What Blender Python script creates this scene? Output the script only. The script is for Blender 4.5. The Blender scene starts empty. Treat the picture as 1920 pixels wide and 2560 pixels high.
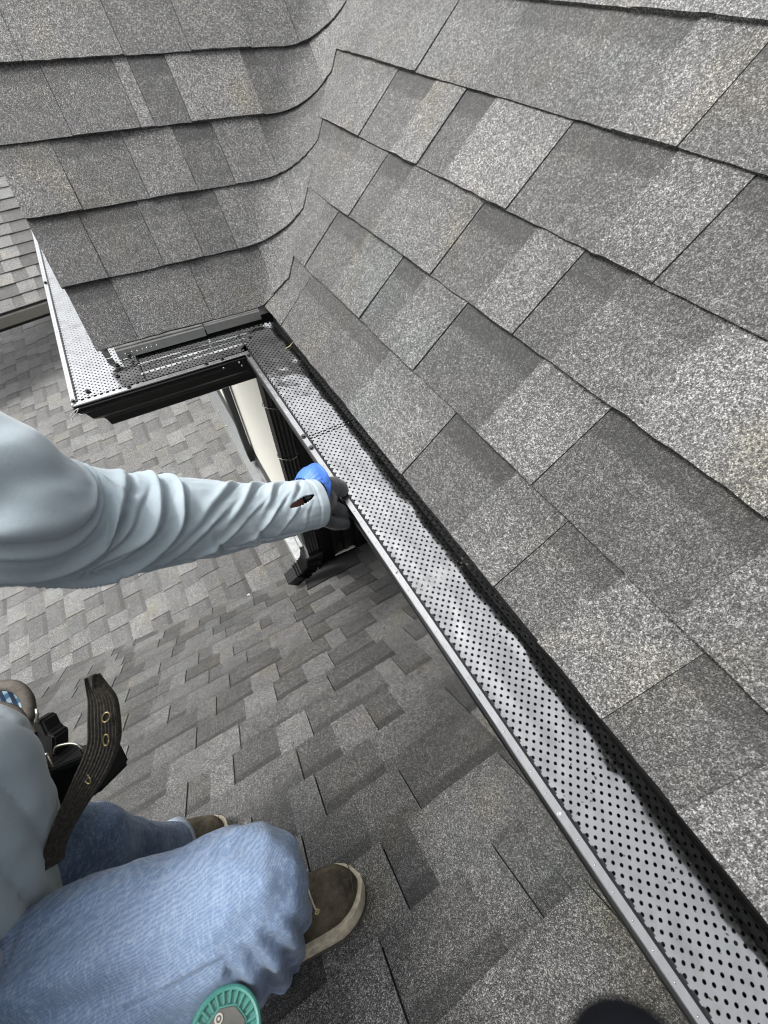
import bpy, bmesh, math, random
from mathutils import Vector, Matrix, noise as mn
random.seed(11)
R_ = math.radians
scn = bpy.context.scene
COL = scn.collection

# ------------------------------------------------------------------ camera
F = 1006.67                                   # focal length in pixels of the 1920x2560 photograph
ROT = Matrix(((0.8580610883319086, -0.5134334771938188, 0.010827427548809073),
              (0.4125928463783949, 0.7017810690813173, 0.58074992397456),
              (-0.3057749365269082, -0.4938515926629653, 0.8140100076879999)))   # world -> camera
cam_d = bpy.data.cameras.new('camera')
cam = bpy.data.objects.new('camera', cam_d)
COL.objects.link(cam)
cam.matrix_world = ROT.transposed().to_4x4()
cam_d.sensor_fit = 'VERTICAL'
cam_d.sensor_height = 24.0
cam_d.sensor_width = 24.0
cam_d.lens = F / 2560 * 24.0
cam_d.clip_start = 0.005
cam_d.clip_end = 3000
cam_d.dof.use_dof = True
cam_d.dof.focus_distance = 0.95
cam_d.dof.aperture_fstop = 4.5
scn.camera = cam

# ------------------------------------------------------------------ light
SUN_EL, SUN_AZ = 62.0, 312.0                   # azimuth clockwise from +Y
w = bpy.data.worlds.new('World'); scn.world = w; w.use_nodes = True
wn = w.node_tree.nodes; wl = w.node_tree.links
bg = wn['Background']
sky = wn.new('ShaderNodeTexSky'); sky.sky_type = 'NISHITA'; sky.sun_disc = False
sky.sun_elevation = R_(SUN_EL); sky.sun_rotation = R_(SUN_AZ)
sky.air_density = 1.0; sky.dust_density = 6.0; sky.ozone_density = 1.0
hs = wn.new('ShaderNodeHueSaturation'); hs.inputs['Saturation'].default_value = 0.12
wl.new(sky.outputs[0], hs.inputs['Color']); wl.new(hs.outputs[0], bg.inputs['Color'])
bg.inputs['Strength'].default_value = 0.15
sd = bpy.data.lights.new('sun', 'SUN'); sd.energy = 0.95; sd.angle = R_(11); sd.color = (1, .975, .94)
so = bpy.data.objects.new('sun', sd); COL.objects.link(so)
_az, _el = R_(SUN_AZ), R_(SUN_EL)
sdir = Vector((math.sin(_az) * math.cos(_el), math.cos(_az) * math.cos(_el), math.sin(_el)))
so.rotation_euler = sdir.to_track_quat('Z', 'Y').to_euler()
so.location = (0, 0, 8)
scn.view_settings.view_transform = 'Standard'
scn.view_settings.look = 'None'
scn.view_settings.exposure = 1.3
scn.view_settings.gamma = 1.0
scn.view_settings.use_curve_mapping = False
scn.render.engine = 'CYCLES'
scn.cycles.filter_width = 1.05

# ------------------------------------------------------------------ helpers
def U(px, py, d):
    """world point at depth d (m) on the sight line of a photograph pixel"""
    c = Vector(((px - 960) / F * d, (1280 - py) / F * d, -d))
    return ROT.transposed() @ c

def proj(p):
    c = ROT @ Vector(p)
    if c.z > -0.02: return None
    return (960 + F * c.x / -c.z, 1280 - F * c.y / -c.z)

def link(name, me, mat=None, parent=None, **kw):
    o = bpy.data.objects.new(name, me); COL.objects.link(o)
    if mat is not None and me is not None:
        me.materials.clear()
        for m in (mat if isinstance(mat, (list, tuple)) else [mat]): me.materials.append(m)
    if parent: o.parent = parent
    for k, v in kw.items(): o[k] = v
    return o

def thing(name, label, cat, group=None):
    o = bpy.data.objects.new(name, None); COL.objects.link(o)
    o.empty_display_size = .05
    o['label'] = label; o['category'] = cat
    if group: o['group'] = group
    return o

def mesh(name, vs, fs, mi=None, smooth=False):
    me = bpy.data.meshes.new(name); me.from_pydata([tuple(v) for v in vs], [], fs)
    if mi: me.polygons.foreach_set('material_index', mi)
    if smooth: me.polygons.foreach_set('use_smooth', [True] * len(me.polygons))
    me.update(); return me

def from_bm(name, bm, smooth=False):
    me = bpy.data.meshes.new(name); bm.to_mesh(me); bm.free()
    if smooth: me.polygons.foreach_set('use_smooth', [True] * len(me.polygons))
    return me

def boxm(name, o, ax, ay, az, bevel=0.0):
    """box from corner o along three edge vectors"""
    o, ax, ay, az = map(Vector, (o, ax, ay, az))
    bm = bmesh.new()
    vs = [bm.verts.new(o + ax * i + ay * j + az * k) for i in (0, 1) for j in (0, 1) for k in (0, 1)]
    for f in ((0, 1, 3, 2), (4, 6, 7, 5), (0, 4, 5, 1), (2, 3, 7, 6), (0, 2, 6, 4), (1, 5, 7, 3)):
        bm.faces.new([vs[i] for i in f])
    bmesh.ops.recalc_face_normals(bm, faces=bm.faces)
    if bevel: bmesh.ops.bevel(bm, geom=list(bm.edges), offset=bevel, segments=2, affect='EDGES')
    return from_bm(name, bm)

def sweep(name, prof, path, closed=False, smooth=False):
    """prof: list of callables or 2D points mapped by path frames [(origin, u, v)]"""
    vs, fs = [], []
    n = len(prof)
    for (o, u, v) in path:
        for a, b in prof: vs.append(Vector(o) + Vector(u) * a + Vector(v) * b)
    for i in range(len(path) - 1):
        for j in range(n if closed else n - 1):
            k = (j + 1) % n
            fs.append((i * n + j, i * n + k, (i + 1) * n + k, (i + 1) * n + j))
    if closed:
        fs.append(tuple(range(n))[::-1]); fs.append(tuple((len(path) - 1) * n + j for j in range(n)))
    return mesh(name, vs, fs, smooth=smooth)

def frames(pts, up=Vector((0, 0, 1))):
    out = []
    for i, p in enumerate(pts):
        t = (pts[min(i + 1, len(pts) - 1)] - pts[max(i - 1, 0)]).normalized()
        s = t.cross(up)
        if s.length < 1e-4: s = t.cross(Vector((1, 0, 0)))
        s.normalize(); out.append((p, s, s.cross(t).normalized()))
    return out

def tube(name, pts, r, seg=10, smooth=True, rr=None):
    pts = [Vector(p) for p in pts]
    fr = frames(pts)
    vs, fs = [], []
    for i, (p, s, n) in enumerate(fr):
        q = rr[i] if rr else r
        for j in range(seg):
            a = 2 * math.pi * j / seg
            vs.append(p + s * math.cos(a) * q + n * math.sin(a) * q)
    for i in range(len(pts) - 1):
        for j in range(seg):
            k = (j + 1) % seg
            fs.append((i * seg + j, i * seg + k, (i + 1) * seg + k, (i + 1) * seg + j))
    fs.append(tuple(range(seg))[::-1]); fs.append(tuple((len(pts) - 1) * seg + j for j in range(seg)))
    return mesh(name, vs, fs, smooth=smooth)

def catmull(P, n):
    """P: list of tuples, returns densified list"""
    out = []
    for i in range(len(P) - 1):
        p0 = P[max(i - 1, 0)]; p1 = P[i]; p2 = P[i + 1]; p3 = P[min(i + 2, len(P) - 1)]
        for k in range(n):
            t = k / n
            out.append(tuple(0.5 * ((2 * b) + (-a + c) * t + (2 * a - 5 * b + 4 * c - d) * t * t + (-a + 3 * b - 3 * c + d) * t ** 3)
                             for a, b, c, d in zip(p0, p1, p2, p3)))
    out.append(tuple(P[-1])); return out

def lump(name, chains, voxel=.004, smooth=6, extra=None):
    """one continuous surface grown round tapered limbs"""
    bm = bmesh.new()
    for ch in chains:
        pts = [Vector(p) for p, r in ch]; rs = [r for p, r in ch]
        for i, (p, r) in enumerate(zip(pts, rs)):
            bmesh.ops.create_icosphere(bm, subdivisions=2, radius=r, matrix=Matrix.Translation(p))
        for i in range(len(pts) - 1):
            d = pts[i + 1] - pts[i]; L = d.length
            if L < 1e-5: continue
            m = Matrix.Translation((pts[i] + pts[i + 1]) / 2) @ d.to_track_quat('Z', 'Y').to_matrix().to_4x4()
            bmesh.ops.create_cone(bm, cap_ends=True, segments=20, radius1=rs[i], radius2=rs[i + 1], depth=L, matrix=m)
    me = from_bm(name, bm)
    o = bpy.data.objects.new('tmp', me); COL.objects.link(o)
    a = o.modifiers.new('r', 'REMESH'); a.mode = 'VOXEL'; a.voxel_size = voxel; a.use_smooth_shade = True
    b = o.modifiers.new('s', 'SMOOTH'); b.factor = .6; b.iterations = smooth
    dg = bpy.context.evaluated_depsgraph_get(); dg.update()
    m2 = bpy.data.meshes.new_from_object(o.evaluated_get(dg))
    bpy.data.objects.remove(o); m2.name = name
    if extra:
        m2.update()
        nn = [v.normal.copy() for v in m2.vertices]
        for v, n in zip(m2.vertices, nn): v.co = extra(v.co.copy(), n)
        m2.update()
    m2.polygons.foreach_set('use_smooth', [True] * len(m2.polygons))
    return m2

# ------------------------------------------------------------------ materials
class M:
    def __init__(s, name):
        s.m = bpy.data.materials.new(name); s.m.use_nodes = True
        s.n = s.m.node_tree.nodes; s.l = s.m.node_tree.links
        s.b = s.n['Principled BSDF']; s.out = s.n['Material Output']
        s.tc = s.n.new('ShaderNodeTexCoord')
    def a(s, t, **kw):
        n = s.n.new(t)
        for k, v in kw.items():
            if k.startswith('i_'):
                key = k[2:]; key = int(key) if key.isdigit() else key.replace('_', ' ')
                if isinstance(v, bpy.types.NodeSocket): s.l.new(v, n.inputs[key])
                else: n.inputs[key].default_value = v
            else: setattr(n, k, v)
        return n
    def noise(s, scale, detail=2, rough=.5, vec=None, dim='3D'):
        n = s.a('ShaderNodeTexNoise'); n.inputs['Scale'].default_value = scale
        n.inputs['Detail'].default_value = detail; n.inputs['Roughness'].default_value = rough
        s.l.new(vec or s.tc.outputs['Object'], n.inputs['Vector']); return n.outputs['Fac']
    def ramp(s, fac, stops, interp='LINEAR'):
        n = s.a('ShaderNodeValToRGB'); n.color_ramp.interpolation = interp
        e = n.color_ramp.elements
        while len(e) < len(stops): e.new(.5)
        for k, (p, c) in enumerate(stops):
            e[k].position = p; e[k].color = (c, c, c, 1) if isinstance(c, (int, float)) else (*c, 1)
        s.l.new(fac, n.inputs['Fac']); return n.outputs['Color']
    def mix(s, fac, c1, c2, mode='MIX'):
        n = s.a('ShaderNodeMix', data_type='RGBA', blend_type=mode)
        for sock, v in ((n.inputs[0], fac), (n.inputs[6], c1), (n.inputs[7], c2)):
            if isinstance(v, bpy.types.NodeSocket): s.l.new(v, sock)
            else: sock.default_value = v if isinstance(v, (int, float)) else (*v, 1)
        return n.outputs[2]
    def math(s, op, a, b=0.0, clamp=False):
        n = s.a('ShaderNodeMath', operation=op, use_clamp=clamp)
        for sock, v in ((n.inputs[0], a), (n.inputs[1], b)):
            if isinstance(v, bpy.types.NodeSocket): s.l.new(v, sock)
            else: sock.default_value = v
        return n.outputs[0]
    def set(s, **kw):
        for k, v in kw.items():
            k = k.replace('_', ' ')
            if isinstance(v, bpy.types.NodeSocket): s.l.new(v, s.b.inputs[k])
            else: s.b.inputs[k].default_value = (*v, 1) if isinstance(v, tuple) and len(v) == 3 else v
        return s
    def bump(s, h, strength=.5, dist=.001, prev=None):
        n = s.a('ShaderNodeBump'); n.inputs['Strength'].default_value = strength
        n.inputs['Distance'].default_value = dist; s.l.new(h, n.inputs['Height'])
        if prev: s.l.new(prev, n.inputs['Normal'])
        s.l.new(n.outputs[0], s.b.inputs['Normal']); return n.outputs[0]

def granules(name, gscale=430.0, warm=(1.0, .985, .965), base=1.0):
    g = M(name)
    at = g.a('ShaderNodeAttribute', attribute_type='GEOMETRY', attribute_name='tone')
    bd = g.a('ShaderNodeAttribute', attribute_type='GEOMETRY', attribute_name='band')
    co = g.tc.outputs['Object']
    v1 = g.a('ShaderNodeTexVoronoi', feature='F1'); v1.inputs['Scale'].default_value = gscale
    v1.inputs['Randomness'].default_value = 1; g.l.new(co, v1.inputs['Vector'])
    v2 = g.a('ShaderNodeTexVoronoi', feature='F1'); v2.inputs['Scale'].default_value = gscale * .47
    g.l.new(co, v2.inputs['Vector'])
    s1 = g.a('ShaderNodeSeparateColor', i_0=v1.outputs['Color'])
    s2 = g.a('ShaderNodeSeparateColor', i_0=v2.outputs['Color'])
    big = g.noise(9, 4, .6); mid = g.noise(42, 3, .6)
    # how light this spot of the shingle is: blend of its own granule mix, mottling and the printed shadow band
    t = g.math('MULTIPLY', at.outputs['Fac'], 1.0)
    m = g.math('MULTIPLY', g.math('SUBTRACT', big, .5), .5)
    m2 = g.math('MULTIPLY', g.math('SUBTRACT', mid, .5), .55)
    t = g.math('ADD', t, g.math('ADD', m, m2))
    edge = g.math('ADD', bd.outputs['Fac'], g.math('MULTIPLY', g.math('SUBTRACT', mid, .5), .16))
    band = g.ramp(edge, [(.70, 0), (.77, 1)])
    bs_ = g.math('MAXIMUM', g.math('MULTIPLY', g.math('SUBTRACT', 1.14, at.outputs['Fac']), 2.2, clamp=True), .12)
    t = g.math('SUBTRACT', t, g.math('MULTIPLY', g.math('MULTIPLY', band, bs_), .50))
    # granule colour from cell value shifted by t
    cell = g.math('ADD', g.math('MULTIPLY', s1.outputs[0], .70), g.math('MULTIPLY', s2.outputs[1], .30))
    cell = g.math('ADD', cell, g.math('MULTIPLY', g.math('SUBTRACT', g.noise(210, 3, .7), .5), .30))
    k = g.math('ADD', cell, g.math('MULTIPLY', g.math('SUBTRACT', t, 1.03), .43), clamp=True)
    col = g.ramp(k, [(0.0, .018 * base), (.28, .045 * base), (.50, .105 * base), (.68, .20 * base), (.86, .38 * base), (1.0, .60 * base)])
    tint = g.noise(6.5, 2, .5); tint2 = g.noise(4.1, 2, .5, vec=g.a('ShaderNodeVectorMath', operation='ADD', i_0=co, i_1=(7, 3, 5)).outputs[0])
    col = g.mix(g.ramp(tint, [(.56, 0), (.74, .5)]), col, g.mix(1.0, col, (1.12, 1.04, .70), 'MULTIPLY'))
    col = g.mix(g.ramp(tint2, [(.58, 0), (.76, .5)]), col, g.mix(1.0, col, (.80, 1.0, .98), 'MULTIPLY'))
    blot = g.noise(2.6, 3, .55)
    col = g.mix(1.0, col, g.ramp(blot, [(.3, .86), (.7, 1.12)]), 'MULTIPLY')
    col = g.mix(1.0, col, warm, 'MULTIPLY')
    g.set(Base_Color=col, Roughness=.62, Specular_IOR_Level=.45)
    h = g.math('SUBTRACT', 1.0, v1.outputs['Distance'])
    g.bump(h, .55, .0016)
    return g.m

MAT = {}
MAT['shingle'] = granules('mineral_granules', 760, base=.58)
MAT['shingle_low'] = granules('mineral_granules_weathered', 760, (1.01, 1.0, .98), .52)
e = M('asphalt_cut_edge'); e.set(Base_Color=e.ramp(e.noise(500, 2), [(.35, .003), (.85, .016)]), Roughness=.8); e.bump(e.noise(600), .6, .001); MAT['edge'] = e.m

def metal(name, col, rough, wob=.0, dirt=.25, wscale=18):
    g = M(name)
    d = g.noise(30, 5, .65); sp = g.noise(420, 2, .5)
    c = g.mix(g.math('MULTIPLY', g.ramp(d, [(.45, 0), (.75, 1)]), dirt), col, tuple(x * .55 for x in col))
    g.set(Base_Color=c, Metallic=1.0)
    r = g.math('ADD', rough, g.math('MULTIPLY', g.math('SUBTRACT', d, .45), .25))
    g.set(Roughness=g.math('ADD', r, g.math('MULTIPLY', g.math('SUBTRACT', sp, .5), .08)))
    b = g.bump(sp, .06, .0004)
    if wob:
        g.bump(g.noise(wscale, 2, .4), .5, wob, prev=b)
    return g.m
MAT['guard'] = metal('perforated_aluminium', (.41, .415, .42), .13, .004, .55, 22)
MAT['lip'] = metal('gutter_lip_metal', (.40, .405, .41), .22, .0012, .25, 40)
MAT['drip'] = metal('drip_edge_metal', (.34, .34, .32), .38, .001, .5, 40)
MAT['flash'] = metal('dull_flashing', (.10, .105, .105), .42, .003, .4, 12)
MAT['screw'] = metal('screw_steel', (.10, .10, .10), .35)
MAT['brass'] = metal('brass', (.42, .33, .17), .4, 0, .5)
MAT['steel'] = metal('buckle_steel', (.55, .52, .45), .25)

def paint(name, col, rough, spec=.5, var=.15, bumpd=.0005, sc=60):
    col = tuple(c * .62 for c in col)
    g = M(name); d = g.noise(sc, 4, .6)
    g.set(Base_Color=g.mix(g.ramp(d, [(.3, 0), (.75, 1)]), tuple(x * (1 - var) for x in col), tuple(x * (1 + var) for x in col)),
          Roughness=rough, Specular_IOR_Level=spec)
    g.bump(g.noise(sc * 4, 3), .25, bumpd); return g.m
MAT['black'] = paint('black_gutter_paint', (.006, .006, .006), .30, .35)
MAT['blackpipe'] = paint('black_downspout_paint', (.008, .008, .009), .25, .5)
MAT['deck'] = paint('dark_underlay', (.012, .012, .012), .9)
MAT['brown'] = paint('brown_downspout_paint', (.055, .050, .045), .45, .4, .2)
MAT['fascia'] = paint('taupe_eave_metal', (.27, .26, .235), .5, .4, .15)
MAT['soffit'] = paint('grey_soffit', (.14, .14, .135), .6)
g = M('cream_painted_wall'); st = g.a('ShaderNodeMapping', i_Vector=g.tc.outputs['Object'], i_Scale=(60, 60, 2.2))
sn = g.noise(4, 5, .7, vec=st.outputs[0])
g.set(Base_Color=g.mix(g.ramp(sn, [(.45, 0), (.8, .6)]), (.66, .65, .59), (.44, .41, .34)), Roughness=.6); g.bump(sn, .3, .002); MAT['wall'] = g.m
MAT['darkwall'] = paint('dark_siding', (.012, .012, .012), .5)
MAT['ground'] = paint('ground_soil', (.10, .11, .06), .95, .2, .4, .01, 3)
MAT['rubber'] = paint('cream_rubber_sole', (.52, .47, .36), .7, .3, .3, .001, 90)
MAT['tread'] = paint('dark_outsole', (.05, .04, .03), .8)
MAT['teal'] = paint('teal_plastic', (.07, .30, .25), .42, .5, .12, .0003, 90)
MAT['greyplastic'] = paint('grey_rubber_plate', (.13, .13, .12), .55, .4, .2)
MAT['slot'] = paint('black_slot', (.004, .004, .004), .8)
MAT['pouch'] = paint('black_pouch_nylon', (.007, .007, .008), .75, .3, .4, .002, 80)
MAT['padding'] = paint('grey_brown_padding', (.13, .115, .10), .9, .2, .3, .002, 120)
MAT['skin'] = paint('skin', (.42, .20, .14), .5, .4, .12)
MAT['hair'] = paint('dark_hair', (.03, .02, .015), .6)
MAT['twig'] = paint('dry_twig', (.55, .50, .28), .8)
MAT['pebble'] = paint('white_pebble', (.8, .79, .76), .7)
MAT['blue'] = paint('blue_nitrile', (.08, .23, .78), .45, .5, .10, .0006, 200)
MAT['lace'] = paint('leather_lace', (.52, .44, .32), .7)
MAT['wire'] = paint('pale_wire', (.6, .6, .58), .5)

g = M('light_blue_jersey')
tw = g.a('ShaderNodeTexWave', wave_type='BANDS', bands_direction='DIAGONAL'); tw.inputs['Scale'].default_value = 340; g.l.new(g.tc.outputs['Object'], tw.inputs['Vector'])
cl = g.math('ADD', g.math('MULTIPLY', g.noise(5, 3, .5), .75), g.math('MULTIPLY', g.noise(620, 2, .6), .30))
g.set(Base_Color=g.mix(g.ramp(cl, [(.35, 0), (.7, 1)]), (.245, .298, .335), (.315, .368, .395)), Roughness=.85, Specular_IOR_Level=.25, Sheen_Weight=.25, Sheen_Roughness=.5)
g.bump(g.noise(900, 2), .15, .0004, prev=g.bump(tw.outputs['Fac'], .06, .0003)); g.bump(g.noise(330, 3, .7), .22, .0010, prev=g.bump(g.noise(900, 2), .15, .0004)); MAT['shirt'] = g.m

g = M('faded_denim')
mp = g.a('ShaderNodeMapping', i_Vector=g.tc.outputs['Object'], i_Rotation=(0.5, .6, .35))
_q = ROT.transposed() @ Vector((-.43, .90, 0))
dp = g.a('ShaderNodeVectorMath', operation='DOT_PRODUCT', i_0=g.tc.outputs['Object'], i_1=tuple(_q))
cx = g.a('ShaderNodeCombineXYZ', i_X=dp.outputs['Value'])
tw = g.a('ShaderNodeTexWave', wave_type='BANDS', bands_direction='X'); tw.inputs['Scale'].default_value = 118
g.l.new(cx.outputs[0], tw.inputs['Vector'])
wp_ = g.noise(26, 3, .6); g.l.new(g.math('ADD', dp.outputs['Value'], g.math('MULTIPLY', wp_, .010)), cx.inputs['X'])
st = g.a('ShaderNodeMapping', i_Vector=mp.outputs[0], i_Scale=(210, 50, 70))
st2 = g.a('ShaderNodeMapping', i_Vector=mp.outputs[0], i_Scale=(60, 230, 130))
fib = g.noise(2.2, 3, .7, vec=st.outputs[0]); fib2 = g.noise(2.0, 3, .7, vec=st2.outputs[0]); fade = g.noise(6.5, 4, .6)
geo = g.a('ShaderNodeNewGeometry'); ao = g.a('ShaderNodeSeparateXYZ', i_0=geo.outputs['Position'])
# knee and thigh front are worn pale: wear follows height above the roof
wear = g.math('MULTIPLY', g.math('ADD', ao.outputs[2], .80), 3.6, clamp=True)
fd = g.math('ADD', g.math('MULTIPLY', wear, .45), g.math('MULTIPLY', fade, .85))
c = g.mix(g.ramp(fd, [(.36, 0), (.84, 1)]), (.028, .060, .135), (.140, .200, .305))
c = g.mix(g.math('MULTIPLY', g.ramp(fib, [(.46, 0), (.72, 1)]), .34), c, (.40, .48, .58))
c = g.mix(g.math('MULTIPLY', g.ramp(fib2, [(.47, 0), (.74, 1)]), .36), c, (.030, .065, .16))
c = g.mix(g.math('MULTIPLY', g.ramp(tw.outputs['Fac'], [(.4, 0), (.85, 1)]), g.ramp(fade, [(.3, .04), (.65, .24)])), c, (.38, .44, .52))
g.set(Base_Color=c, Roughness=.9, Specular_IOR_Level=.2, Sheen_Weight=.12)
g.bump(fib, .5, .0010, prev=g.bump(fib2, .4, .001)); MAT['denim'] = g.m
MAT['denim_seam'] = paint('denim_hem_pale', (.40, .47, .56), .9, .2, .4, .001, 300)

g = M('oiled_suede'); d = g.noise(22, 5, .65); f = g.noise(160, 3, .6)
c = g.mix(g.ramp(d, [(.38, 0), (.68, 1)]), (.024, .020, .013), (.085, .072, .050)); c = g.mix(g.math('MULTIPLY', g.ramp(f, [(.55, 0), (.8, 1)]), .4), c, (.12, .10, .07))
g.set(Base_Color=c, Roughness=.8, Specular_IOR_Level=.25); g.bump(f, .5, .001); MAT['suede'] = g.m
g = M('grey_black_knit_glove'); tw = g.a('ShaderNodeTexVoronoi'); tw.inputs['Scale'].default_value = 700; g.l.new(g.tc.outputs['Object'], tw.inputs['Vector'])
g.set(Base_Color=g.mix(g.ramp(g.noise(40, 3), [(.35, 0), (.7, 1)]), (.026, .027, .029), (.060, .062, .065)), Roughness=.75, Sheen_Weight=.2); g.bump(tw.outputs['Distance'], .3, .0005); MAT['glove'] = g.m
g = M('ribbed_webbing'); f = g.noise(260, 3, .6)
g.set(Base_Color=g.mix(g.ramp(f, [(.4, 0), (.75, 1)]), (.012, .010, .008), (.060, .050, .038)), Roughness=.85); g.bump(f, .5, .0012); MAT['web'] = g.m
g = M('blue_plaid'); a1 = g.a('ShaderNodeTexWave', wave_type='BANDS', bands_direction='X'); a1.inputs['Scale'].default_value = 22; g.l.new(g.tc.outputs['Object'], a1.inputs['Vector'])
a2 = g.a('ShaderNodeTexWave', wave_type='BANDS', bands_direction='Y'); a2.inputs['Scale'].default_value = 22; g.l.new(g.tc.outputs['Object'], a2.inputs['Vector'])
g.set(Base_Color=g.mix(g.ramp(a1.outputs['Fac'], [(.45, 0), (.55, 1)]), (.006, .02, .045), g.mix(g.ramp(a2.outputs['Fac'], [(.45, 0), (.55, 1)]), (.04, .14, .27), (.28, .40, .47))), Roughness=.8); MAT['plaid'] = g.m

# ------------------------------------------------------------------ ground
link('ground', mesh('ground', [(-900, -900, -7), (900, -900, -7), (900, 900, -7), (-900, 900, -7)], [(0, 1, 2, 3)]), MAT['ground'], kind='structure')

# ------------------------------------------------------------------ shingle roofs
EX = .143
def tab(mapfn, a0, a1, k, proud, tone, nseg=None, nw=4, lift=.0052, topw=None, hfn=None, seed=0.0, rough=1.0, butt=True):
    """one shingle tab: a0/a1 functions (or numbers) of w giving its side edges, course k"""
    fa0 = a0 if callable(a0) else (lambda w_, v=a0: v)
    fa1 = a1 if callable(a1) else (lambda w_, v=a1: v)
    L = abs(fa1(k * EX) - fa0(k * EX))
    nu = nseg or max(2, int(L / .022))
    pz = .0028 if proud else 0.0
    W = topw if topw is not None else EX + .012
    vs, tone_a, band_a = [], [], []
    def H(a, f):
        h = lift * (1 - f) + .0006 * f + pz * (1 - .55 * f)
        h += rough * .0011 * mn.noise(Vector((a * 9, k * 3.1 + f, seed)))
        if hfn: h *= hfn(a, k * EX + f * EX)
        return h
    def pt(i, j, top):
        f = j / nw * W / EX
        wv = k * EX + f * EX
        wj = 0.0022 * rough * mn.noise(Vector((i * .7 + seed * 3, k * 1.7, 2.0))) if j == 0 else 0
        a = fa0(wv) + (fa1(wv) - fa0(wv)) * i / nu
        if 0 < i < nu and j == 0: wj += .0008 * rough * math.sin(a * 260 + k)
        return mapfn(a, wv + wj, H(a, f) if top else -.0015), f
    for top in (1, 0):
        for i in range(nu + 1):
            for j in range(nw + 1):
                p, f = pt(i, j, top)
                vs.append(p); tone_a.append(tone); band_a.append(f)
    n = nw + 1; B = (nu + 1) * n
    fs, mi = [], []
    for i in range(nu):
        for j in range(nw):
            fs.append((i * n + j, (i + 1) * n + j, (i + 1) * n + j + 1, i * n + j + 1)); mi.append(0)
        fs.append((B + i * n, B + (i + 1) * n, (i + 1) * n, i * n)); mi.append(1)
    for j in range(nw):
        fs.append((j, j + 1, B + j + 1, B + j)); mi.append(1)
        q = nu * n
        fs.append((q + j, B + q + j, B + q + j + 1, q + j + 1)); mi.append(1)
    return vs, fs, mi, tone_a, band_a

def tab_mesh(parts, name='shingle'):
    vs, fs, mi, tn, bd = [], [], [], [], []
    for v, f, m_, t, b in parts:
        o = len(vs); vs += v; fs += [tuple(x + o for x in q) for q in f]; mi += m_; tn += t; bd += b
    me = mesh(name, vs, fs, mi)
    a = me.attributes.new('tone', 'FLOAT', 'POINT'); a.data.foreach_set('value', tn)
    b = me.attributes.new('band', 'FLOAT', 'POINT'); b.data.foreach_set('value', bd)
    return me

def in_view(p, mar=1100):
    q = proj(p)
    return q and -mar < q[0] < 1920 + mar and -mar < q[1] < 2560 + mar

def emit(root, jobs, mats, limit=296):
    """jobs: list of (centre, parts). nearest become shingle parts, the rest one joined part"""
    vis = [j for j in jobs if in_view(j[0])]
    vis.sort(key=lambda j: Vector(j[0]).length)
    for c, p in vis[:limit]: link('shingle', tab_mesh([p]), mats, root)
    if vis[limit:]:
        link('far_shingles', tab_mesh([p for c, p in vis[limit:]], 'far_shingles'), mats, root, kind='stuff')

GAP = .0011
# --- right slope: rises towards +x, eave at x=.282, z=-.556
EXR, EZ, EYL = .282, -.556, 1.073
S2 = math.sqrt(2)
def mapR(a, w_, h):                             # a = -y (runs towards the viewer)
    return Vector((EXR + w_ / S2 - h / S2, -a, EZ + w_ / S2 + h / S2))
vdir = Vector((1, 1, 1)) / math.sqrt(3)
nL3 = Vector((2, -1, -1)) / math.sqrt(6)
nR3 = Vector((1, -2, 1)) / math.sqrt(6)
NL = Vector((0, -1, 1)) / S2; NR = Vector((-1, 0, 1)) / S2
O3 = Vector((EXR, EYL, EZ))
def mapL(a, w_, h):                             # a = x measured along the eave, folds over the valley
    u = a - EXR; R0 = .010 + .065 * max(0, min(1, w_ / .16))
    al = (u + S2 * w_) / math.sqrt(3); d = (S2 * u - w_) / math.sqrt(3)
    if d < -R0: p = nL3 * d; n = NL
    elif d > R0: p = nR3 * d; n = NR
    else:
        t = (d + R0) / (2 * R0)
        p = nL3 * (-R0 * (1 - t) ** 2) + nR3 * (R0 * t * t); n = NL.lerp(NR, t).normalized()
    return O3 + vdir * al + p + n * h
VOFF = .104
def vstart(w_): return -(EYL + w_ / S2 - VOFF)          # left limit of right-slope courses (a = -y)
def hR(a, w_):
    q = (a - vstart(w_)) / .10
    return .48 + .52 * max(0, min(1, q))
rs = thing('roof_slope', 'steep grey shingled roof slope above the long perforated gutter guard, filling the right side', 'roof slope')
link('roof_deck', mesh('roof_deck', [mapR(-2.6, .004, -.004), mapR(.9, .004, -.004), mapR(.9, 2.4, -.004), mapR(-3.4, 2.4, -.004)], [(0, 1, 2, 3)]), MAT['deck'], rs)
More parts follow.
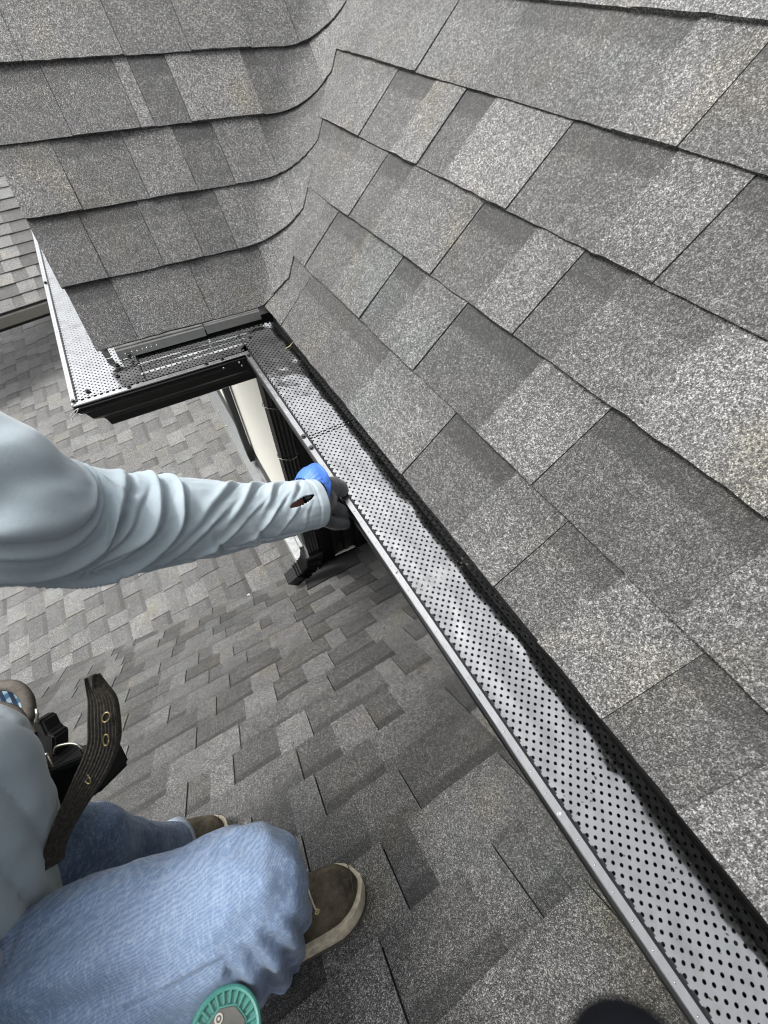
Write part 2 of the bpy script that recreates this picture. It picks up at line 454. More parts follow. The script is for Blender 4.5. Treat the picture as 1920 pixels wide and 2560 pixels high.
RT = {0: [(.96, .98, 0), (.735, .86, 0), (.60, .84, 0), (.39, 1.05, 1), (.24, .70, 0), (.135, .98, 1), (.04, .84, 0), (-.072, 1.14, 1), (-.178, .82, 0), (-.45, 1.10, 1)],
      1: [(1.0, 1.0, 1), (.86, .85, 0), (.725, 1.02, 1), (.64, .75, 0), (.52, 1.0, 1), (.334, .70, 0), (.207, 1.05, 1), (.09, .66, 0), (-.025, .74, 0), (-.20, .98, 1), (-.38, .8, 0)],
      2: [(1.167, 1.06, 1), (1.06, .88, 0), (.95, .98, 1), (.85, .78, 0), (.63, 1.0, 1), (.50, .74, 0), (.404, 1.08, 1), (.321, .72, 0), (.184, .92, 1), (.0, 1.13, 1), (-.3, 1.12, 0)],
      3: [(1.08, 1.06, 1), (.94, .78, 0), (.842, 1.16, 1), (.757, .72, 0), (.575, 1.22, 1), (.394, .80, 0), (.288, 1.02, 1), (.10, .76, 0), (-.1, 1.1, 1)],
      4: [(1.29, 1.06, 1), (1.013, 1.02, 1), (.825, .98, 0), (.657, .82, 0), (.503, .84, 0), (.397, 1.08, 1), (.22, .78, 0), (0, 1.0, 1)],
      5: [(1.35, 1.0, 0), (1.1, 1.12, 1), (.95, .85, 0), (.80, 1.12, 1), (.614, 1.0, 0), (.4, 1.15, 1), (.2, .9, 0)]}
jobs = []
for k in range(0, 10):
    if k in RT: seq = list(RT[k])
    else:
        y = 1.9; seq = []; pr = 0
        while y > .3:
            seq.append((y, random.uniform(.75, 1.25), pr)); y -= random.uniform(.08, .28); pr = 1 - pr
    y_end = seq[-1][0]; pr = seq[-1][2]
    while y_end > -.8:
        y_end -= random.uniform(.09, .26); pr = 1 - pr
        seq.append((y_end, random.uniform(1.0, 1.25) if pr else random.uniform(.7, .95), pr))
    prev = vstart; prevp = None
    for idx, (y, tone, proud) in enumerate(seq):
        a1 = -y
        a0 = prev
        if not callable(a0):
            gp = GAP if (prevp and not proud) else .0002
            a0 = a0 + gp
        if callable(a0):
            if vstart(k * EX) > a1 - .02: prev = a1 if k == 0 else vstart; prevp = 1; continue
            f0 = a0; a0c = lambda w_, f0=f0, a1=a1: min(f0(w_) - .015, a1 - .004)
            jobs.append((mapR(a1 - .05, (k + .5) * EX, 0), tab(mapR, a0c, a1, k, proud, tone, hfn=hR, seed=idx * 1.3)))
        else:
            jobs.append((mapR((a0 + a1) / 2, (k + .5) * EX, 0), tab(mapR, a0, a1, k, proud, tone, hfn=hR, seed=idx * 1.3)))
        prev = a1; prevp = proud
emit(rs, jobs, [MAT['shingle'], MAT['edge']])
jobs0 = tab(mapR, lambda w_: -(EYL + w_ / S2 - .004), -.9612, 0, 0, 1.0, lift=.0040, hfn=lambda a, w_: .8, seed=9.1, topw=.175)
link('shingle', tab_mesh([jobs0]), [MAT['shingle'], MAT['edge']], rs)
# starter strip under the first course
link('starter_strip', sweep('starter_strip', [(0, .004), (0, .16), (-.0028, .16), (-.0028, .004)],
     [(mapR(a, -.004, 0), NR, Vector((1, 0, 1)) / S2) for a in (-1.03, .9)], closed=True), MAT['edge'], rs)

link('fascia_board', boxm('fascia_board', (.2925, -1.4, -.70), (.02, 0, 0), (0, 2.46, 0), (0, 0, .138)), MAT['darkwall'], rs)
# --- left slope (faces the viewer, rake on its left), courses sweep up through the valley
ls = thing('roof_slope', 'smaller shingled roof slope at the top left whose courses curve up into the valley', 'roof slope')
RAKE = -.133
DEND = .085
def lend(w_): return EXR + (math.sqrt(3) * DEND + w_) / S2
def hL(a, w_):
    return .62 + .38 * max(0, min(1, (lend(w_) - a) / .09))
LT = {0: [(-.039, .72, 0), (.141, .95, 1), (.324, .90, 0)],
      1: [(-.038, .76, 1), (.089, .78, 0), (.184, .92, 1), (.271, .82, 0), (.455, 1.08, 1)],
      2: [(-.024, .98, 1), (.122, .84, 0), (.236, 1.05, 1), (.331, .76, 0), (.449, 1.08, 1)],
      3: [(.025, .84, 0), (.170, .86, 1), (.202, 1.22, 1), (.286, .80, 0), (.468, 1.28, 1), (.658, .86, 0)],
      4: [(.0, 1.1, 1), (.2, 1.12, 1), (.35, .98, 0), (.5, 1.12, 1), (.631, .98, 0), (.74, .86, 1)],
      5: [(-.0, .9, 0), (.16, 1.1, 1), (.3, .9, 0), (.5, 1.1, 1), (.7, .9, 0)],
      6: [(.1, 1.1, 1), (.3, .85, 0), (.55, 1.1, 1), (.75, .9, 0)]}
LEND_TONE = {0: 1.12, 1: 1.02, 2: .86, 3: 1.15, 4: 1.1, 5: 1.0, 6: 1.0}
jobs = []
for k in range(0, 7):
    seq = list(LT[k]) + [(None, LEND_TONE[k], 1 if k != 2 else 0)]
    prev = RAKE - .003 * (k % 2) - .0015 * k; prevp = None
    for idx, (x, tone, proud) in enumerate(seq):
        a1 = x if x is not None else (lambda w_: lend(w_))
        a0 = prev + (.0011 if prevp is not None else 0)
        c = mapL(((a0) + (x if x is not None else lend(k * EX))) / 2, (k + .5) * EX, 0)
        jobs.append((c, tab(mapL, a0, a1, k, proud, tone, hfn=hL, seed=40 + idx * 1.7, nseg=(26 if x is None else None), nw=5)))
        prev = x; prevp = proud
emit(ls, jobs, [MAT['shingle'], MAT['edge']])
dv = []; df = []
for k in range(9):
    for a in range(25): dv.append(mapL(RAKE + .004 + (lend(k * .14) + .06 - RAKE) * a / 24, (.004 if k == 0 else k * .14), -.004))
for k in range(8):
    for a in range(24): df.append((k * 25 + a, k * 25 + a + 1, (k + 1) * 25 + a + 1, (k + 1) * 25 + a))
link('roof_deck', mesh('roof_deck', dv, df), MAT['deck'], ls)
link('rake_trim', boxm('rake_trim', (RAKE + .006, EYL + .01, EZ - .028), (.014, 0, 0), (0, .95, .95), (0, 0, .018), .001), MAT['drip'], ls)
# drip edge under the first course: two lengths of bent metal
def drip(x0, x1, y, z, sl):
    pr = [(0, 0), (-.018, -.002), (-.020, -.005), (-.026, -.023), (-.024, -.024), (-.0185, -.0065), (-.017, -.004), (0, -.002)]
    return sweep('drip_edge', pr, [((x0, y, z), (0, 1, 0), (0, 0, 1)), ((x1, y + sl, z), (0, 1, 0), (0, 0, 1))], closed=True)
link('drip_edge', drip(-.098, .112, EYL + .012, EZ - .003, .0), MAT['drip'], ls)
link('drip_edge', drip(.116, .262, EYL + .016, EZ - .002, .0), MAT['drip'], ls)
link('fascia_board', boxm('fascia_board', (-.096, EYL + .006, -.70), (.42, 0, 0), (0, .02, 0), (0, 0, .122)), MAT['darkwall'], ls)
bm = bmesh.new()
for i in range(7):
    bmesh.ops.create_icosphere(bm, subdivisions=2, radius=.0016, matrix=Matrix.Translation((-.078 + i * .012 + random.uniform(-.002, .002), EYL - .0185, EZ - .013 + random.uniform(-.001, .001))))
link('rivet_row', from_bm('rivet_row', bm, True), MAT['steel'], ls, kind='stuff')
bm = bmesh.new()
bmesh.ops.create_cone(bm, cap_ends=True, segments=12, radius1=.005, radius2=.004, depth=.004, matrix=Matrix.Translation((-.074, EYL - .0215, EZ - .019)) @ Matrix.Rotation(R_(80), 4, 'X'))
link('screw', from_bm('screw', bm), MAT['screw'], ls)
# gable wall and soffit below the left slope
link('gable_wall', mesh('gable_wall', [(-.06, 1.2, -.62), (-.06, 2.0, -.62), (-.06, 2.0, .33), (-.06, 1.2, -.47)], [(0, 1, 2, 3)]), MAT['soffit'], ls)
link('soffit', boxm('soffit', (-.06, 1.08, -.625), (.36, 0, 0), (0, 1.5, 0), (0, 0, .012)), MAT['soffit'], ls)

# --- lower roof where the person kneels: falls away towards +y
SB, CB = 1.0, -1.17
PB = EX / S2
BPH = .70
WALLX, WALLY = .30, 1.36
def mapB(a, w_, h):                             # a = x ; w measured uphill = -y
    y = -(w_ / S2) - (BPH + 19) * PB + 0 * a
    y = ((-BPH + 20) * PB) - w_ / S2
    return Vector((a, y + h / S2, CB - y + h / S2))
bs = thing('roof_slope', 'lower weathered shingled roof slope below the gutter, with the two brown shoes standing on it', 'roof slope')
def valley_y(x): return 1.45 - .2 * x
jobs = []
for k in range(0, 36):
    ytop = ((-BPH + 20) * PB) - (k + .5) * PB
    # valley limit in x: y < 1.45-.2x -> x < (1.45-y)/.2
    xmax = 1.1; xmin = -3.2
    xv = (1.47 - ytop) / .2
    xmax = min(xmax, xv)
    if xmax < xmin + .1: continue
    if ytop > WALLY: xmax = min(xmax, WALLX)
    x = xmin + random.uniform(0, .2); pr = k % 2
    while x < xmax:
        L = random.choice([.07, .10, .12, .15, .17, .20, .25]) * random.uniform(.9, 1.1)
        x1 = min(x + L, xmax)
        if x1 - x < .02: break
        pr = 1 - pr
        tone = random.uniform(.94, 1.18) if pr else random.uniform(.62, .90)
        if random.random() < .12: tone *= .86
        gp = .0032 if not pr else .0006
        jobs.append((mapB((x + x1) / 2, (k + .5) * EX, 0), tab(mapB, x + gp, x1, k, pr, tone, nseg=max(2, int((x1 - x) / .05)), nw=2, lift=.0075, seed=k * 2.3 + x)))
        x = x1
emit(bs, jobs, [MAT['shingle_low'], MAT['edge']])
link('roof_deck', mesh('roof_deck', [(-3.4, 2.12, CB - 2.125), (.0, 1.45, CB - 1.455), (1.2, 1.45, CB - 1.455), (1.2, -2.2, CB + 2.195), (-3.4, -2.2, CB + 2.195)], [(0, 1, 2, 3, 4)]), MAT['deck'], bs)

# --- low-pitched roof behind the arm: rises towards the wall (+x)
SA, CA = .2, -2.62
QA = math.sqrt(1 + SA * SA); PA = EX / QA
A0 = (.87 - 22) * PA
def mapA(a, w_, h):                             # a = y, w uphill = +x
    x = A0 + w_ / QA
    return Vector((x - h * SA / QA, a, CA + SA * x + h / QA))
as_ = thing('roof_slope', 'low pitched shingled roof slope behind and below the outstretched sleeve, dying into the valley', 'roof slope')
jobs = []
for k in range(0, 26):
    xc = A0 + (k + .5) * PA
    if xc - PA * .5 > WALLX - .02: break
    yv = valley_y(xc) - .02 + random.uniform(-.045, .02)
    y = yv; pr = k % 2
    while y < 10.2:
        L = random.choice([.10, .12, .15, .17, .20, .26]) * random.uniform(.9, 1.1)
        pr = 1 - pr
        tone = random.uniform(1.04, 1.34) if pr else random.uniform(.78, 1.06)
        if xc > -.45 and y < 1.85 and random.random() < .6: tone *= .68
        hf = (lambda a, w_, yv=yv: .9)
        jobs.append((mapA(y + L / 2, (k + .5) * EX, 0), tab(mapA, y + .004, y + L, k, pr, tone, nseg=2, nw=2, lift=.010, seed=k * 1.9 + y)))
        y += L
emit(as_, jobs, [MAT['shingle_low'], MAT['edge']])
link('roof_deck', mesh('roof_deck', [(-3.4, 2.1, CA - .68 - .006), (.5, 1.3, CA + .1 - .006), (.5, 10.3, CA + .1 - .006), (-3.4, 10.3, CA - .68 - .006)], [(0, 1, 2, 3)]), MAT['deck'], as_)

# --- far roof at the left edge
SC = .5
QC = math.sqrt(1 + SC * SC)
def mapC(a, w_, h):
    s = w_ / QC
    return Vector((a, 5.50 + .24 * (a + 1.3) + s - h * SC / QC, -2.235 + .1 * 0 + SC * s + h / QC))
cs = thing('roof_slope', 'distant grey shingled roof at the left edge ending in a taupe metal eave', 'roof slope')
jobs = []
for k in range(0, 18):
    x = -3.4 + random.uniform(0, .2); pr = k % 2
    while x < -.3:
        L = random.choice([.10, .14, .17, .20, .26]); pr = 1 - pr
        jobs.append((mapC(x + L / 2, (k + .5) * EX, 0), tab(mapC, x + GAP, x + L, k, pr, random.uniform(1.05, 1.45) if pr else random.uniform(.65, .95), nseg=2, nw=2, lift=.008, seed=k + x)))
        x += L
emit(cs, jobs, [MAT['shingle_low'], MAT['edge']])
link('roof_deck', mesh('roof_deck', [mapC(-3.4, -.02, -.006), mapC(-.3, -.02, -.006), mapC(-.3, 2.7, -.006), mapC(-3.4, 2.7, -.006)], [(0, 1, 2, 3)]), MAT['deck'], cs)
p0, p1 = mapC(-3.4, -.01, -.008), mapC(-.3, -.01, -.008)
link('eave_trim', boxm('eave_trim', p0 - Vector((0, .02, .11)), p1 - p0, (0, .06, 0), (0, 0, .10), .004), MAT['fascia'], cs)
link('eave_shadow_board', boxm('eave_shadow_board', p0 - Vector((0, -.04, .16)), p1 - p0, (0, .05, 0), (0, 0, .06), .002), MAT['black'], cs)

# ------------------------------------------------------------------ house wall under the right eave
hw = thing('house_wall', 'cream painted wall with dark flashing seen through the gap inside the gutter corner', 'wall')
zt = -.66
link('wall_panel', mesh('wall_panel', [(WALLX, WALLY, -2.75), (WALLX, 6.5, -2.75), (WALLX, 6.5, zt), (WALLX, WALLY, zt)], [(0, 1, 2, 3)]), MAT['wall'], hw)
link('return_wall', mesh('return_wall', [(WALLX, WALLY - .002, -2.9), (1.3, WALLY - .002, -2.9), (1.3, WALLY - .002, zt), (WALLX, WALLY - .002, zt)], [(0, 1, 2, 3)]), MAT['darkwall'], hw)
for i in range(9):
    link('siding_rib', boxm('siding_rib', (WALLX + .05 + i * .085, WALLY - .016, -2.75), (.03, 0, 0), (0, .014, 0), (0, 0, 2.05), .003), MAT['darkwall'], hw)
link('corner_block', boxm('corner_block', (WALLX - .014, WALLY - .012, -2.66), (.03, 0, 0), (0, .06, 0), (0, 0, 1.9), .004), paint('weathered_corner_board', (.55, .52, .44), .7, .3, .3, .003, 30), hw)
zA = lambda x: CA + SA * x
fz = lambda x: zA(x) + .012
link('wall_flashing', mesh('wall_flashing', [(WALLX - .105, 1.30, fz(.195) - .006), (WALLX - .105, 6.5, fz(.195) - .006), (WALLX - .10, 1.30, fz(.2)), (WALLX - .10, 6.5, fz(.2)),
     (WALLX - .012, 1.30, fz(.29)), (WALLX - .012, 6.5, fz(.29)), (WALLX - .004, 1.30, fz(.29) + .15), (WALLX - .004, 6.5, fz(.29) + .15)],
     [(0, 1, 3, 2), (2, 3, 5, 4), (4, 5, 7, 6)]), MAT['flash'], hw)
link('flashing_hem', boxm('flashing_hem', (WALLX - .108, 1.30, fz(.19) - .004), (.006, 0, 0), (0, 5.2, 0), (0, 0, .006), .001), MAT['fascia'], hw)
bm = bmesh.new()
for y in (3.35, 3.12, 2.1, 1.75, 1.42):
    bmesh.ops.create_cone(bm, cap_ends=True, segments=10, radius1=.009, radius2=.007, depth=.006, matrix=Matrix.Translation((WALLX - .085, y, fz(.215) + .004)))
link('nail_heads', from_bm('nail_heads', bm), MAT['steel'], hw, kind='stuff')
# eave soffit above the wall
link('eave_soffit', boxm('eave_soffit', (.285, -1.5, -.672), (.9, 0, 0), (0, 8, 0), (0, 0, .010)), MAT['soffit'], hw)
# dark leader pipe strip on the wall
def pipe_box(name, pts, wx, wy, mat, parent, ribs=True, bev=.004):
    """corrugated rectangular pipe"""
    prof = []
    n = 4
    def side(x0, y0, x1, y1, nx, ny):
        for i in range(n * 2):
            t = i / (n * 2); o = (.0035 if i % 2 else 0) if ribs else 0
            prof.append((x0 + (x1 - x0) * t - nx * o, y0 + (y1 - y0) * t - ny * o))
    side(-wx, -wy, wx, -wy, 0, -1); side(wx, -wy, wx, wy, 1, 0); side(wx, wy, -wx, wy, 0, 1); side(-wx, wy, -wx, -wy, -1, 0)
    fr = frames([Vector(p) for p in pts], up=Vector((0, 1, 0)))
    return link(name, sweep(name, prof, fr, closed=True), mat, parent)

ds = thing('downspout', 'black corrugated downspout dropping from the gutter to a ribbed elbow in the lower valley', 'downspout')
pipe_box('pipe', [(.275, 1.225, -.66), (.268, 1.235, -2.10)], .033, .034, MAT['blackpipe'], ds)
pipe_box('elbow_throat', [(.262, 1.235, -2.09), (.256, 1.24, -2.17), (.215, 1.25, -2.24), (.165, 1.255, -2.285)], .048, .042, MAT['blackpipe'], ds)
bm_pts = [Vector((.258, 1.237, -2.13)), Vector((.245, 1.243, -2.19)), Vector((.215, 1.25, -2.24)), Vector((.175, 1.254, -2.277))]
for p, s, n in frames(bm_pts, up=Vector((0, 1, 0))):
    t = s.cross(n)
    for kk in (-.008, .012):
        link('elbow_rib', boxm('elbow_rib', p + t * kk - s * .055 - n * .049, s * .11, n * .098, t * .007, .002), MAT['blackpipe'], ds)
pipe_box('outlet', [(.172, 1.255, -2.28), (.095, 1.26, -2.335)], .046, .040, MAT['blackpipe'], ds)
for z in (-.98, -1.25):
    link('wire_tie', tube('wire_tie', [Vector((.272 + .042 * math.cos(a), 1.228 + .042 * math.sin(a), z + .006 * math.sin(a * 2))) for a in [i * math.pi / 8 for i in range(17)]], .0016, 6), MAT['steel'], ds)
link('strap', boxm('strap', (.262 - .052, 1.235 - .046, -2.08), (.104, 0, 0), (0, .092, 0), (0, 0, .022), .002), MAT['blackpipe'], ds)
d2 = thing('downspout', 'slim dark leader pipe running down the cream wall beside the corner', 'downspout')
pipe_box('pipe', [(WALLX - .035, 2.56, -.66), (WALLX - .035, 2.56, -2.50)], .022, .045, MAT['flash'], d2)
link('strap', boxm('strap', (WALLX - .06, 2.51, -1.6), (.058, 0, 0), (0, .10, 0), (0, 0, .02), .002), MAT['flash'], d2)
d3 = thing('downspout', 'brown rectangular downspout lying across the low roof beyond the far left gutter', 'downspout')
pa, pb = Vector((-1.27, 7.9, zA(-1.27) + .11)), Vector((-.55, 6.1, zA(-.55) + .12))
pipe_box('pipe', [pa, pb], .055, .16, MAT['brown'], d3)
link('end_cap', boxm('end_cap', pa - Vector((.07, -.01, .06)), (.14, .02, 0), (0, .012, 0), (0, 0, .12), .003), MAT['brown'], d3)
# light debris board under the eave
def onB(x, y, off=0.0):
    d = U(x, y, 1.0); return d * ((CB + off) / (d.y + d.z))
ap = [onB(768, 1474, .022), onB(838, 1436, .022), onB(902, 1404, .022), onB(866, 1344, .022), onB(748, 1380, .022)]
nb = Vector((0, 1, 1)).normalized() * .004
link('shadow_sheet', mesh('shadow_sheet', ap + [p - nb for p in ap], [(0, 1, 2, 3, 4), (9, 8, 7, 6, 5), (0, 5, 6, 1), (1, 6, 7, 2), (2, 7, 8, 3), (3, 8, 9, 4), (4, 9, 5, 0)]), MAT['deck'], hw)  # black sheet laid on the shingles as the shadow beside the pipe
ls2 = thing('offcut', 'small white triangular offcut of trim leaning in the dark corner behind the gloved hand', 'offcut')
tri = [onB(838, 1388, .07), onB(868, 1354, .07), onB(888, 1366, .07)]
link('offcut_body', mesh('offcut_body', tri + [p - nb for p in tri], [(0, 1, 2), (5, 4, 3), (0, 3, 4, 1), (1, 4, 5, 2), (2, 5, 3, 0)]), MAT['wall'], ls2)

# ------------------------------------------------------------------ gutters
ZG = -.585
TROUGH = [(.000, -.004), (.000, -.095), (.004, -.100), (.078, -.100), (.082, -.096), (.084, -.078), (.088, -.068), (.097, -.060), (.104, -.052), (.107, -.040), (.110, -.030), (.116, -.024), (.1185, -.018), (.1185, -.002)]
def perforated(name, org, uvec, vvec, nu, nv, pu=.0126, pv=.00645, r=.00215, zf=None, clip=None):
    """sheet with real staggered round holes. u along the rows, v across"""
    vs, fs, idx = [], [], {}
    org, uvec, vvec = Vector(org), Vector(uvec), Vector(vvec)
    nrm = uvec.cross(vvec).normalized()
    if nrm.z < 0: nrm = -nrm
    def V(u, v):
        key = (round(u * 1e5), round(v * 1e5))
        if key not in idx:
            idx[key] = len(vs); vs.append(org + uvec * u + vvec * v + nrm * (zf(u, v) if zf else 0))
        return idx[key]
    for j in range(nv):
        off = pu / 2 if j % 2 else 0
        v0, v1 = j * pv, (j + 1) * pv
        for i in range(nu):
            u0 = i * pu + off; um = u0 + pu / 2; u1 = u0 + pu; vc = (v0 + v1) / 2
            if clip and not clip(um, vc): continue
            ring = [(um + r * math.cos(a), vc + r * math.sin(a)) for a in [math.pi / 8 + t * math.pi / 4 for t in range(8)]]
            ri = [V(*q) for q in ring]
            A, B, C, D, E, G = V(u0, v0), V(um, v0), V(u1, v0), V(u1, v1), V(um, v1), V(u0, v1)
            # ring angles: 22,67,112,157,202,247,292,337
            fs += [(C, D, ri[0], ri[7]), (D, E, ri[1], ri[0]), (E, ri[2], ri[1]), (E, G, ri[3], ri[2]), (G, A, ri[4], ri[3]), (A, B, ri[5], ri[4]), (B, ri[6], ri[5]), (B, C, ri[7], ri[6])]
            # rolled rim going down
    me = mesh(name, vs, fs)
    return me
def solid(o, th):
    md = o.modifiers.new('thickness', 'SOLIDIFY'); md.thickness = th; md.offset = 0
    return o

def gutter_run(root, P, along, out, s0, s1, m0=0.0, m1=0.0, black=MAT['black'], lipmat=MAT['lip'], nd=40):
    """P: point on the eave line at s=0; profile offset o pushes outwards; mitre slopes m0,m1 per metre of o"""
    P, along, out = Vector(P), Vector(along), Vector(out)
    def path(prof, s, m): return [P + along * (s + m * a) + out * a + Vector((0, 0, b)) for a, b in prof]
    def strip(name, prof, mat, close=True, n=1):
        vs = []; fs = []
        for i in range(n + 1):
            t = i / n
            q0 = path(prof, s0, m0); q1 = path(prof, s1, m1)
            for a, b in zip(q0, q1):
                p = a.lerp(b, t)
                vs.append(p)
        L = len(prof)
        for i in range(n):
            for j in range(L if close else L - 1):
                k2 = (j + 1) % L
                fs.append((i * L + j, i * L + k2, (i + 1) * L + k2, (i + 1) * L + j))
        if close: fs += [tuple(range(L))[::-1], tuple(n * L + j for j in range(L))]
        return link(name, mesh(name, vs, fs), mat, root)
    t = strip('trough', TROUGH, black, close=False)
    solid(t, .0012)
    strip('front_lip', [(.1200, -.003), (.1215, .0008), (.1205, .0020), (.1110, .0022), (.1095, .0012), (.1090, -.0060), (.1105, -.0075), (.1175, -.0060)], lipmat)
    # folded inner hem and outer bead
    strip('outer_bead', [(.1190, -.0190), (.1225, -.0165), (.1230, -.0120), (.1222, -.0080), (.1192, -.0060)], black)
    # dimples pressed along the lip
    bm = bmesh.new()
    s = s0 + m0 * .115 + .02
    while s < s1 + m1 * .115 - .01:
        p = P + along * s + out * .1165 + Vector((0, 0, .0022))
        bmesh.ops.create_cone(bm, cap_ends=True, segments=8, radius1=.0014, radius2=.0007, depth=.0012, matrix=Matrix.Translation(p))
        s += .0252
    link('lip_dimples', from_bm('lip_dimples', bm, True), lipmat, root, kind='stuff')
    return root

def screw(root, p, r=.0046, mat=None):
    bm = bmesh.new()
    bmesh.ops.create_cone(bm, cap_ends=True, segments=20, radius1=r * 1.35, radius2=r * 1.35, depth=.0008, matrix=Matrix.Translation(Vector(p) + Vector((0, 0, .0006))))
    bmesh.ops.create_cone(bm, cap_ends=True, segments=6, radius1=r * .85, radius2=r * .8, depth=.0032, matrix=Matrix.Translation(Vector(p) + Vector((0, 0, .0026))))
    o = link('screw', from_bm('screw', bm), mat or MAT['screw'], root)
    ang = random.uniform(0, 3)
    return o

# gutter 1: along the right slope
GX = EXR + .010
g1 = thing('gutter', 'long black gutter with silvery perforated guard running diagonally below the right roof slope', 'gutter')
gutter_run(g1, (.2905, 0, ZG), (0, 1, 0), (-1, 0, 0), -1.1, 1.058, 0, -1.0)
def zf1(u, v):
    # bent down at the roof edge to mirror the dark eave, gently waved elsewhere
    t = max(0, (v - .085 - .010 * max(0, min(1, (u - .7) / .7)) - .0018 * mn.noise(Vector((u * 5, 0, 3)))) / .030)
    wob = .0009 * mn.noise(Vector((u * 9, v * 30, 1))) + .0004 * mn.noise(Vector((u * 30, v * 60, 7)))
    return wob - (.017 * t ** 1.8)
solid(link('perforated_guard', perforated('perforated_guard', (.1835, -1.1018, ZG + .0005), (0, 1, 0), (1, 0, 0), 134, 17, zf=zf1), MAT['guard'], g1, label='bright perforated guard sheet nearest the viewer'), .0007)
def zf1b(u, v): return zf1(u + 5, v) + .0010
solid(link('perforated_guard', perforated('perforated_guard', (.1835, .590, ZG + .0005), (0, 1, 0), (1, 0, 0), 37, 17, zf=zf1b, clip=lambda u, v: u < .45), MAT['guard'], g1, label='darker perforated guard sheet next to the inner corner'), .0007)
# serrated hem between lip and guard
bm = bmesh.new()
for i in range(170):
    y = -1.096 + i * .0126
    if y > 1.03: break
    bmesh.ops.create_cube(bm, size=1, matrix=Matrix.Translation((.1832, y, ZG + .0016)) @ Matrix.Diagonal((.0036, .0074, .0018, 1)))
link('guard_hem', from_bm('guard_hem', bm), MAT['blackpipe'], g1, kind='stuff')
link('hem_channel', boxm('hem_channel', (.1800, -1.1, ZG - .008), (.0022, 0, 0), (0, 2.04, 0), (0, 0, .0105)), MAT['black'], g1)
for q in ((.1752, .243), (.1752, -.122)): screw(g1, (q[0], q[1], ZG + .0014), .0036, MAT['lip'])
for q in ((.1745, .600), (.1745, .563), (.1755, .925)): screw(g1, (q[0], q[1], ZG + .0018))
link('inner_hanger', boxm('inner_hanger', (.19, .2, ZG - .03), (.10, 0, 0), (0, .02, 0), (0, 0, .004), .001), MAT['steel'], g1)

# gutter 2: short return along the left slope
GY = 1.058
g2 = thing('gutter', 'short return gutter with dark open face and ridged perforated guard under the left roof slope', 'gutter')
gutter_run(g2, (0, GY, ZG - .001), (1, 0, 0), (0, -1, 0), -.0985, .2905, -1.0, -1.0)
def zf2(u, v):
    z = 0
    for c, a in ((.034, .0010), (.054, .0009), (.076, .0010)):
        z += a * math.exp(-((v - c) / .0058) ** 2)
    return z + .0005 * mn.noise(Vector((u * 12, v * 30, 4))) - .010 * max(0, (v - .08) / .04) ** 2
solid(link('perforated_guard', perforated('perforated_guard', (-.066, .9505, ZG + .0012), (1, 0, 0), (0, 1, 0), 23, 19, zf=zf2, clip=lambda u, v: u < .232 + v * .6), MAT['guard'], g2), .0007)
for q in ((.076, .9435), (.115, .9445), (-.100, .945), (.205, 1.00)): screw(g2, (q[0], q[1], ZG + .002), .0038)
link('mitre_plate', boxm('mitre_plate', (.120, .9360, ZG - .030), (.045, 0, 0), (0, -.0016, 0), (0, 0, .022), .0004), MAT['blackpipe'], g2)
for q in ((.150, ZG - .014), (.154, ZG - .024), (.110, ZG - .016)):
    bm = bmesh.new(); bmesh.ops.create_cone(bm, cap_ends=True, segments=12, radius1=.0032, radius2=.0024, depth=.003, matrix=Matrix.Translation((q[0], .9335, q[1])) @ Matrix.Rotation(R_(90), 4, 'X'))
    link('rivet', from_bm('rivet', bm, True), MAT['steel'], g2)

# gutter 3: along the far left side
g3 = thing('gutter', 'far left gutter with pale lip and wide perforated guard running away below the rake edge', 'gutter')
gutter_run(g3, (-.0985, 0, ZG), (0, 1, 0), (-1, 0, 0), 1.058, 4.2, -1.0, 0)
def zf3(u, v): return .0006 * mn.noise(Vector((u * 8, v * 20, 9))) 
solid(link('perforated_guard', perforated('perforated_guard', (-.2055, .948, ZG + .0006), (0, 1, 0), (1, 0, 0), 130, 22, zf=zf3), MAT['guard'], g3), .0007)
bm = bmesh.new()
for i in range(130):
    bmesh.ops.create_cube(bm, size=1, matrix=Matrix.Translation((-.2068, .955 + i * .0126, ZG + .0014)) @ Matrix.Diagonal((.0036, .0072, .0012, 1)))
link('guard_hem', from_bm('guard_hem', bm), MAT['blackpipe'], g3, kind='stuff')
for q in ((-.2135, .952), (-.2135, 1.568), (-.182, .975), (-.115, 1.00), (-.108, 1.045)): screw(g3, (q[0], q[1], ZG + .002), .004)
wp = [U(*q) for q in [(176, 1040, .86), (186, 1028, .855), (196, 1022, .85), (190, 1034, .855), (180, 1046, .86), (181, 1053, .862)]]
link('loose_wire', tube('loose_wire', [Vector(p) for p in catmull([tuple(q) for q in wp], 4)], .0009, 6), MAT['wire'], g3)

# ------------------------------------------------------------------ small debris
bm = bmesh.new(); rg = random.Random(5)
for i in range(150):
    y = rg.uniform(-.3, 1.0) if i % 3 else rg.gauss(.82, .05)
    x = rg.uniform(.186, .268)
    bmesh.ops.create_icosphere(bm, subdivisions=1, radius=rg.uniform(.0006, .0014), matrix=Matrix.Translation((x, y, ZG + .002)) @ Matrix.Rotation(rg.uniform(0, 3), 4, 'Z') @ Matrix.Diagonal((1.4, .8, .6, 1)))
link('roof_grit', from_bm('roof_grit', bm), MAT['padding'], None, kind='stuff', label='loose grit and roof dust scattered on the long perforated guard', category='grit')
t = thing('twig', 'pale dry twig lying on the dark guard sheet near the inner corner', 'twig')
link('twig_stem', tube('twig_stem', [Vector((.262, .905, ZG + .004)), Vector((.275, .906, ZG + .005)), Vector((.286, .917, ZG + .004)), Vector((.296, .920, ZG + .006)), Vector((.303, .929, ZG + .008))], .0012, 6, rr=[.0006, .0015, .001, .0014, .0005]), MAT['twig'], t)
